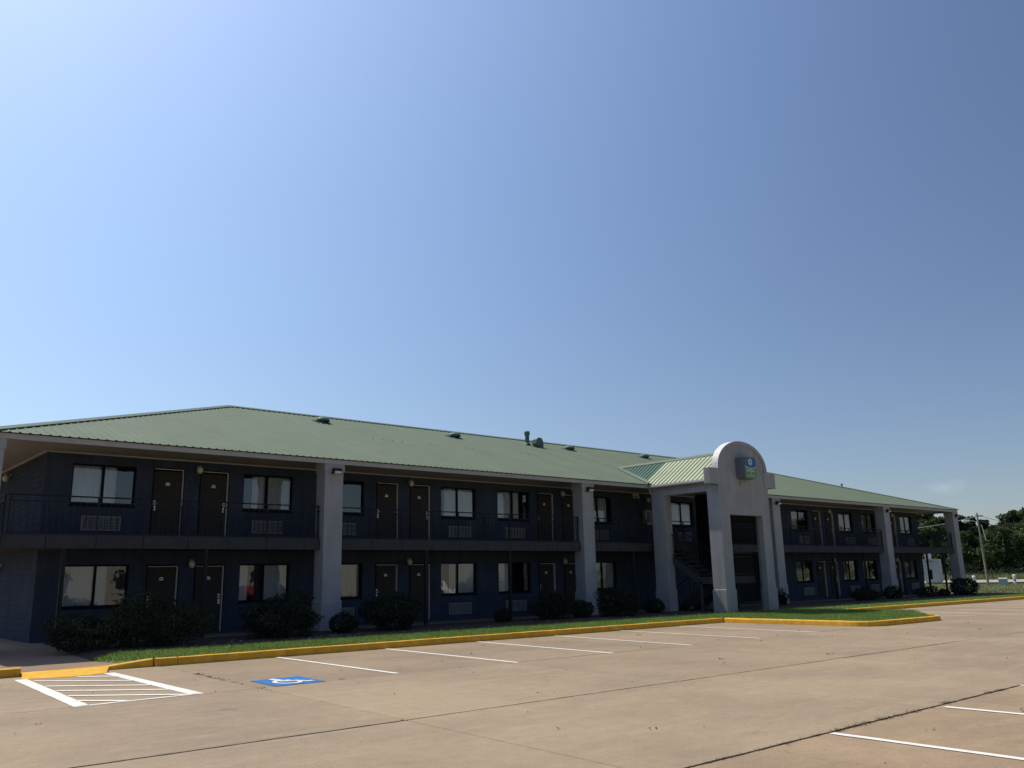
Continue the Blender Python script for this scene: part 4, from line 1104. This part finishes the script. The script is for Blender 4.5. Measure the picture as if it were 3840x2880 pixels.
SH = [  # x, y, width, height, kind, label
    (5.95, 22.5, 1.45, .80, 'shrub', 'loose dark shrub at the left end of the bed'),
    (7.35, 22.0, 2.2, 1.14, 'shrub', 'largest dark shrub in front of the first pair of doors'),
    (10.9, 22.3, 2.1, 1.08, 'shrub', 'broad dark shrub under the window left of the first column'),
    (12.85, 22.4, .88, .58, 'round_shrub', 'low clipped round shrub at the foot of the first column'),
    (14.6, 22.6, 1.95, 1.02, 'shrub', 'wide dark shrub in front of the second pair of doors'),
    (19.25, 22.9, .7, .45, 'round_shrub', 'smallest round shrub beside the vent grille between two steel posts'),
    (21.6, 23.0, 1.45, .98, 'shrub', 'dark shrub in front of the doors left of the second column'),
    (23.0, 22.8, .9, .62, 'round_shrub', 'low shrub hiding the foot of the second column'),
    (24.4, 22.4, 1.6, 1.02, 'shrub', 'full dark shrub right of the second column'),
    (27.2, 22.9, 1.0, .58, 'round_shrub', 'round shrub beside the left entrance pier'),
    (36.4, 22.9, .6, .65, 'shrub', 'spiky upright shrub right of the entrance arch'),
    (44.2, 22.9, 1.75, .62, 'shrub', 'low spreading shrub left of the fourth column'),
    (47.4, 23.0, 1.2, .66, 'shrub', 'shrub at the foot of the fourth column'),
    (51.4, 22.8, 1.5, .6, 'shrub', 'low shrub under the last far window'),
    (53.1, 22.6, .8, .42, 'round_shrub', 'low round shrub between the last window and the end column'),
    (55.0, 22.2, 2.0, 1.02, 'round_shrub', 'big dark shrub in front of the end column'),
]
for k, (x, y, wd_, ht, kd, lb) in enumerate(SH):
    z0 = gz(x) + .15
    t_ = thing(kd, (x, y, z0), lb, 'shrub', G)
    n = int(9500 * max(.25, wd_ * ht / 2)) if x < 30 else int(3000 * max(.3, wd_ * ht / 2))
    sz = .06 if x < 30 else .10
    lump = .12 if kd == 'round_shrub' else .30
    Pn = leaf_cloud(n, x, y, z0 + ht * .5, wd_ / 2, wd_ / 2 * .75, ht * .52, sz, lump, seed=k)
    if kd == 'shrub' and k == 10:
        sp_ = []
        for q_ in range(26):
            aa = random.uniform(0, 6.28); ee = random.uniform(.5, 1.35); ln = random.uniform(.5, .95)
            for tt in np.linspace(.2, 1, 12): sp_.append((x + math.cos(aa) * math.cos(ee) * ln * tt * .7, y + math.sin(aa) * math.cos(ee) * ln * tt * .5, z0 + math.sin(ee) * ln * tt))
        Pn = np.concatenate([np.array(sp_), Pn[: n // 3] * 1])
    Pn = Pn[Pn[:, 2] > z0 - .02]
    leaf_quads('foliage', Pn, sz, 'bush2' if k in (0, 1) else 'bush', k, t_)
    m_ = MB()
    for q_ in range(7):
        aa = q_ * .9 + k; m_.tube([(x, y, z0 - .03), (x + math.cos(aa) * wd_ * .12, y + math.sin(aa) * wd_ * .1, z0 + ht * .3), (x + math.cos(aa) * wd_ * .27, y + math.sin(aa) * wd_ * .2, z0 + ht * .72)], .018, 5, r1=.006)
    part('stems', m_, 'bark', t_)

# ------------------------------------------------------------------ trees beyond the road
def tree(x, y, ht, wd_, m, name, label, seed, nleaf=13000, size=.42, low=.12):
    z0 = gz(75) - .1
    t_ = thing(name, (x, y, z0), label, 'tree', 'trees beyond the road')
    r = random.Random(seed); m_ = MB()
    m_.tube([(x, y, z0 - .2), (x + r.uniform(-.2, .2), y, z0 + ht * .3), (x + r.uniform(-.4, .4), y + .2, z0 + ht * .75)], .30, 8, r1=.08)
    cl = []
    for k in range(7):
        aa = r.uniform(0, 6.28); h0 = ht * r.uniform(.22, .55); rr = wd_ * r.uniform(.22, .42)
        e_ = (x + math.cos(aa) * rr, y + math.sin(aa) * rr, z0 + h0 + ht * r.uniform(.1, .3))
        m_.tube([(x, y, z0 + h0), ((x + e_[0]) / 2, (y + e_[1]) / 2, z0 + h0 + (e_[2] - z0 - h0) * .35), e_], .11, 6, r1=.03)
    part('trunk', m_, 'bark', t_)
    Ps = []
    nb = 15
    for k in range(nb):
        f_ = k / (nb - 1); zz = ht * (low + .80 * (1 - low) * f_ + r.uniform(-.04, .04))
        env = wd_ / 2 * (math.sin(math.pi * min(1, .22 + .70 * f_)) ** .7)
        aa = r.uniform(0, 6.28); off = env * r.uniform(.35, .8) if k < nb - 1 else 0
        br = max(.8, env * r.uniform(.38, .58))
        Ps.append(leaf_cloud(nleaf // nb, x + math.cos(aa) * off, y + math.sin(aa) * off, z0 + zz, br, br, br * r.uniform(.6, .85), size, .3, seed=seed * 50 + k))
    Pn = np.concatenate(Ps); Pn = Pn[Pn[:, 2] > z0]
    leaf_quads('crown', Pn, size, m, seed, t_, asp=.7)
def polar(u_px, dist):
    d = fw + (u_px - 1920) / FPX * r2 - (2140 - 1440) / FPX * u2
    s_ = dist / math.hypot(d.x, d.y); return d.x * s_, d.y * s_
TR = [  # pixel column of the trunk in the photograph -> bearing only, distance, height, width, kind
    (3330, 176, 13.0, 9.5, 'tree', 'dense_tree', 'broad dark tree partly behind the far wing of the motel'),
    (3440, 171, 12.6, 8.5, 'pine', 'dense_tree', 'dark tree seen beyond the far end wall of the motel'),
    (3485, 186, 13.8, 8.0, 'tree', 'dense_tree', 'tall tree between the end wall and the end column'),
    (3462, 182, 14.2, 8.0, 'pine', 'dense_tree', 'narrow dark tree filling the gap beside the end wall'),
    (3510, 178, 14.0, 8.0, 'tree', 'dense_tree', 'tree whose top meets the soffit left of the end column'),
    (3530, 168, 12.2, 7.0, 'tree2', 'light_tree', 'lighter green tree glimpsed left of the end column'),
    (3585, 178, 13.4, 8.5, 'tree', 'dense_tree', 'tall tree just behind the end column'),
    (3625, 172, 13.0, 7.5, 'tree', 'dense_tree', 'tree directly behind the street lamp head'),
    (3668, 180, 13.3, 8.0, 'pine', 'dense_tree', 'dark tree behind the top of the utility pole'),
    (3640, 160, 8.8, 6.5, 'tree2', 'light_tree', 'lower light green tree left of the utility pole'),
    (3712, 176, 11.9, 7.5, 'pine', 'dense_tree', 'dark tree right of the utility pole under the wire'),
    (3748, 178, 10.4, 7.0, 'pine', 'dense_tree', 'lower dark tree in the dip of the tree line'),
    (3790, 158, 9.6, 7.5, 'tree2', 'light_tree', 'rounded light green tree in front at the right'),
    (3832, 170, 13.2, 9.0, 'tree', 'dense_tree', 'tallest tree at the right edge where the wire meets it'),
    (3875, 164, 12.2, 9.0, 'tree2', 'light_tree', 'light green tree cut by the right edge'),
    (3935, 172, 13.0, 9.5, 'tree', 'dense_tree', 'dark tree just outside the right edge'),
    (4010, 168, 12.0, 9.5, 'pine', 'dense_tree', 'farthest tree to the right beyond the frame'),
]
for k, (u_, dist, ht, wd_, m, nm, lb) in enumerate(TR):
    x, y = polar(u_, dist); tree(x, y, ht, wd_, m, nm, lb, k + 1)
# undergrowth below the trees
Ps = []
for k in range(46):
    u_ = 3250 + k * 18; x, y = polar(u_, random.uniform(150, 168)); h = random.uniform(1.4, 2.8)
    Ps.append(leaf_cloud(380, x, y, gz(75) + h * .4, 3.0, 2.0, h * .6, .4, .3, seed=900 + k))
o = leaf_quads('undergrowth', np.concatenate(Ps), .42, 'pine', 5); tag(o, 'dark continuous undergrowth at the foot of the far trees', kind='stuff')

# ------------------------------------------------------------------ street things at the right
px, py = 87.35, 33.04; z0 = gz(75)
t_ = thing('utility_pole', (px, py, z0), 'grey wooden utility pole standing on the grass beyond the motel', 'pole')
m_ = MB(); m_.tube([(px, py, z0 - .3), (px - .06, py + .05, 3), (px - .055 * 1, py + .13, 6.7)], .115, 10, r1=.075); part('pole', m_, 'wood', t_)
pd = Vector((-u2.x * 0 - r2.x, -r2.y, 0)).normalized()    # towards the motel, across the view
ar = [Vector((px, py, 5.75)) + pd * s_ + Vector((0, 0, z_)) for s_, z_ in ((.1, -.05), (.3, .10), (.55, .20), (.8, .23), (1.0, .22))]
m_ = MB(); m_.tube(ar, .03, 6); arm = part('lamp_arm', m_, 'steel', t_)
m_ = MB(); hd = ar[-1]; m_.tube([hd - pd * .05, hd + pd * .15, hd + pd * .55, hd + pd * .65], .09, 8); part('lamp_head', m_, 'white', arm)
m_ = MB(); m_.tube([hd + pd * .25 + Vector((0, 0, -.10)), hd + pd * .5 + Vector((0, 0, -.10))], .08, 8); part('lamp_glass', m_, 'lens', arm)
m_ = MB(); gd = -pd
m_.tube([Vector((px, py, 6.3)) + gd * .02, Vector((px, py, 4.9)) + gd * .25, Vector((px, py, 0)) + gd * 1.05], .003, 5); gw = part('guy_wire', m_, 'black', t_)
m_ = MB(); m_.tube([Vector((px, py, 5.6)) + gd * .14, Vector((px, py, 4.1)) + gd * .39], .028, 6); part('guy_guard', m_, 'white', gw)
m_ = MB(); m_.box(px - .06, px + .06, py - .35, py + .35, 6.35, 6.47); part('cross_arm', m_, 'wood', t_)
def wire(p, q, sag, label):
    p, q = Vector(p), Vector(q); m_ = MB()
    m_.tube([p.lerp(q, k / 14) - Vector((0, 0, sag * 4 * (k / 14) * (1 - k / 14))) for k in range(15)], .022, 5)
    o = part('overhead_wire', m_, 'steel' if 'left' in label else 'black'); tag(o, label, 'wire', 'overhead wires on the utility pole'); return o
P1 = Vector((px, py, 6.45)); e1 = Vector((*polar(4150, 150), 7.2)); e2 = Vector((*polar(4150, 150), 5.2)); e3 = Vector((*polar(3300, 95), 5.5))
wire(P1, e1, .9, 'upper dark wire running right from the pole top to the trees')
wire(P1 - Vector((0, 0, .5)), e2, .8, 'lower thin wire running right from the pole')
wire(P1, e3, .35, 'wire sloping left from the pole behind the end column')
t_ = thing('transformer_box', (86.4, 31.2, z0), 'pale grey green utility cabinet on the grass right of the pole', 'cabinet')
m_ = MB()
bxv = [(-.75, -.6, 0), (.75, -.6, 0), (.75, .6, 0), (-.75, .6, 0), (-.70, -.55, 1.05), (.70, -.55, 1.05), (.70, .45, 1.2), (-.70, .45, 1.2)]
m_.add([(86.2 + x * .352 * -1 * -1 + y * .936, 31.3 - x * .936 + y * .352, z0 + .1 + z) for x, y, z in [(q0 * .52, q1 * .6, q2 * .66) for q0, q1, q2 in bxv]], [(0, 1, 5, 4), (1, 2, 6, 5), (2, 3, 7, 6), (3, 0, 4, 7), (4, 5, 6, 7)]); part('cabinet_body', m_, 'xfmr', t_)
m_ = MB(); m_.box(85.6, 86.8, 30.7, 31.9, z0, z0 + .12); part('concrete_pad', m_, 'road', t_)
for k, (u_, dist, lb) in enumerate(((3648, 98, 'short white marker post half hidden by the big shrub'), (3800, 104, 'white marker post with a dark band right of the cabinet'))):
    x, y = polar(u_, dist); t_ = thing('marker_post', (x, y, z0), lb, 'post', 'white marker posts by the road')
    m_ = MB(); m_.tube([(x, y, z0), (x, y, z0 + .95), (x, y, z0 + 1.02)], .13, 8); m_.lathe([(.16, z0 + .75), (.17, z0 + 1.0), (.05, z0 + 1.08)], 8, x, y); part('post', m_, 'white', t_)
    m_ = MB(); m_.lathe([(.137, z0 + .42), (.137, z0 + .62)], 8, x, y); part('band', m_, 'grille', t_)
# white box trailer behind the end wall
tx, ty = 104.6, 45.6
t_ = thing('box_trailer', (tx, ty, z0), 'white box trailer parked beyond the far end of the motel', 'trailer')
ux = Vector((.352 * 1.9 * .5 * .9, -.936 * 1.9 * .5 * .9, 0)); uy = Vector((.936, .352, 0))
def tb(u0, u1, d0, d1, za, zb): 
    m_ = MB(); pts_ = [Vector((tx, ty, 0)) + ux * u + uy * d + Vector((0, 0, z)) for z in (za, zb) for d in (d0, d1) for u in (u0, u1)]
    return m_.add(pts_, [(0, 2, 3, 1), (4, 5, 7, 6), (0, 1, 5, 4), (2, 6, 7, 3), (0, 4, 6, 2), (1, 3, 7, 5)])
body = part('trailer_box', tb(-1, 1, 0, 5.5, z0 + .25, z0 + 2.95), 'trailer', t_)
part('rear_door', tb(-.86, .02, -.03, -.003, z0 + .52, z0 + 2.6), 'trailer', t_); part('rear_door', tb(.06, .90, -.03, -.003, z0 + .52, z0 + 2.6), 'trailer', t_)
part('door_header', tb(-.7, .3, -.035, -.004, z0 + 2.66, z0 + 2.72), 'black', t_)
part('refrigeration_unit', tb(-1.05, -.2, 5.51, 6.1, z0 + 2.2, z0 + 3.9), 'trailer', t_)
for s_ in (-.8, .8):
    c_ = Vector((tx, ty, z0 + .35)) + ux * s_ + uy * 1.2; m_ = MB(); m_.tube([c_ - ux * .12, c_ + ux * .12], .35, 14); wl = part('wheel', m_, 'rubber', t_)
    m_ = MB(); m_.tube([c_ - ux * .14, c_ + ux * .14], .18, 10); part('rim', m_, 'steel', wl)

# ------------------------------------------------------------------ across the lot, behind the camera: seen mirrored in the ground floor windows
t_ = thing('beige_building', (30, -40, 0), 'low beige building across the lot mirrored in the ground floor windows', 'building')
m_ = MB(); m_.box(2, 70, -52, -38, -.1, 5.2); body = part('wall', m_, 'beige', t_)
m_ = MB(); m_.box(1.8, 70.2, -52.2, -37.8, 5.2, 5.6); part('parapet', m_, 'white', t_)
for k in range(9):
    m_ = MB(); m_.box(5 + k * 7.2, 8 + k * 7.2, -38.06, -37.99, 1.0, 3.0); part('window', m_, 'black', t_)
def car(x, y, rz, m, label, length=4.6, ht=1.45):
    t_ = thing('parked_car', (x, y, gz(x)), label, 'car', 'cars parked across the lot')
    L2 = length / 2
    prof = [(-L2, .3), (-L2, .75), (-L2 + .15, .88), (-.95 - .4, .93), (-.75, ht - .05), (-.4, ht), (.75, ht), (1.25, .95), (L2 - .2, .9), (L2, .7), (L2, .3)]
    m_ = MB(); m_.prism_xz(prof, -.87, .87); b_ = part('body', m_, m, t_)
    gl = [(-1.2, .95), (-.68, ht - .1), (.72, ht - .1), (1.1, .95)]
    m_ = MB(); m_.prism_xz(gl, -.88, .88); g_ = part('windows', m_, 'black', t_)
    for o in (b_, g_): o.rotation_euler = (0, 0, rz); o.location = (x, y, gz(x)); 
    for wx in (-L2 + .85, L2 - .9):
        for wy in (-.88, .88):
            m_ = MB(); m_.tube([(0, -.1, 0), (0, .1, 0)], .33, 14); w_ = part('wheel', m_, 'rubber', t_)
            w_.location = (x + wx * math.cos(rz) - wy * math.sin(rz), y + wx * math.sin(rz) + wy * math.cos(rz), gz(x) + .33); w_.rotation_euler = (0, 0, rz)
car(28.9, -11.5, 1.5, 'red', 'red car mirrored in the ground floor window left of the first column')
car(32.2, -11.5, 1.57, 'white', 'white car beside the red one across the lot')
car(46.5, -12, 1.6, 'white', 'white car mirrored in the window of the middle bay')
car(50.5, -11.5, 1.55, 'black', 'dark car farthest along the opposite row')

for k in range(11):
    x, y = 122 + random.uniform(-5, 5), 22 - k * 7.5
    tree(x, y, random.uniform(11, 14), 9.0, 'pine' if k % 2 else 'tree', 'dense_tree', ['first', 'second', 'third', 'fourth', 'fifth', 'sixth', 'seventh', 'eighth', 'ninth', 'tenth', 'last'][k] + ' tree of the row past the end of the lot, mirrored in the far windows', 300 + k, nleaf=2600, size=.8)
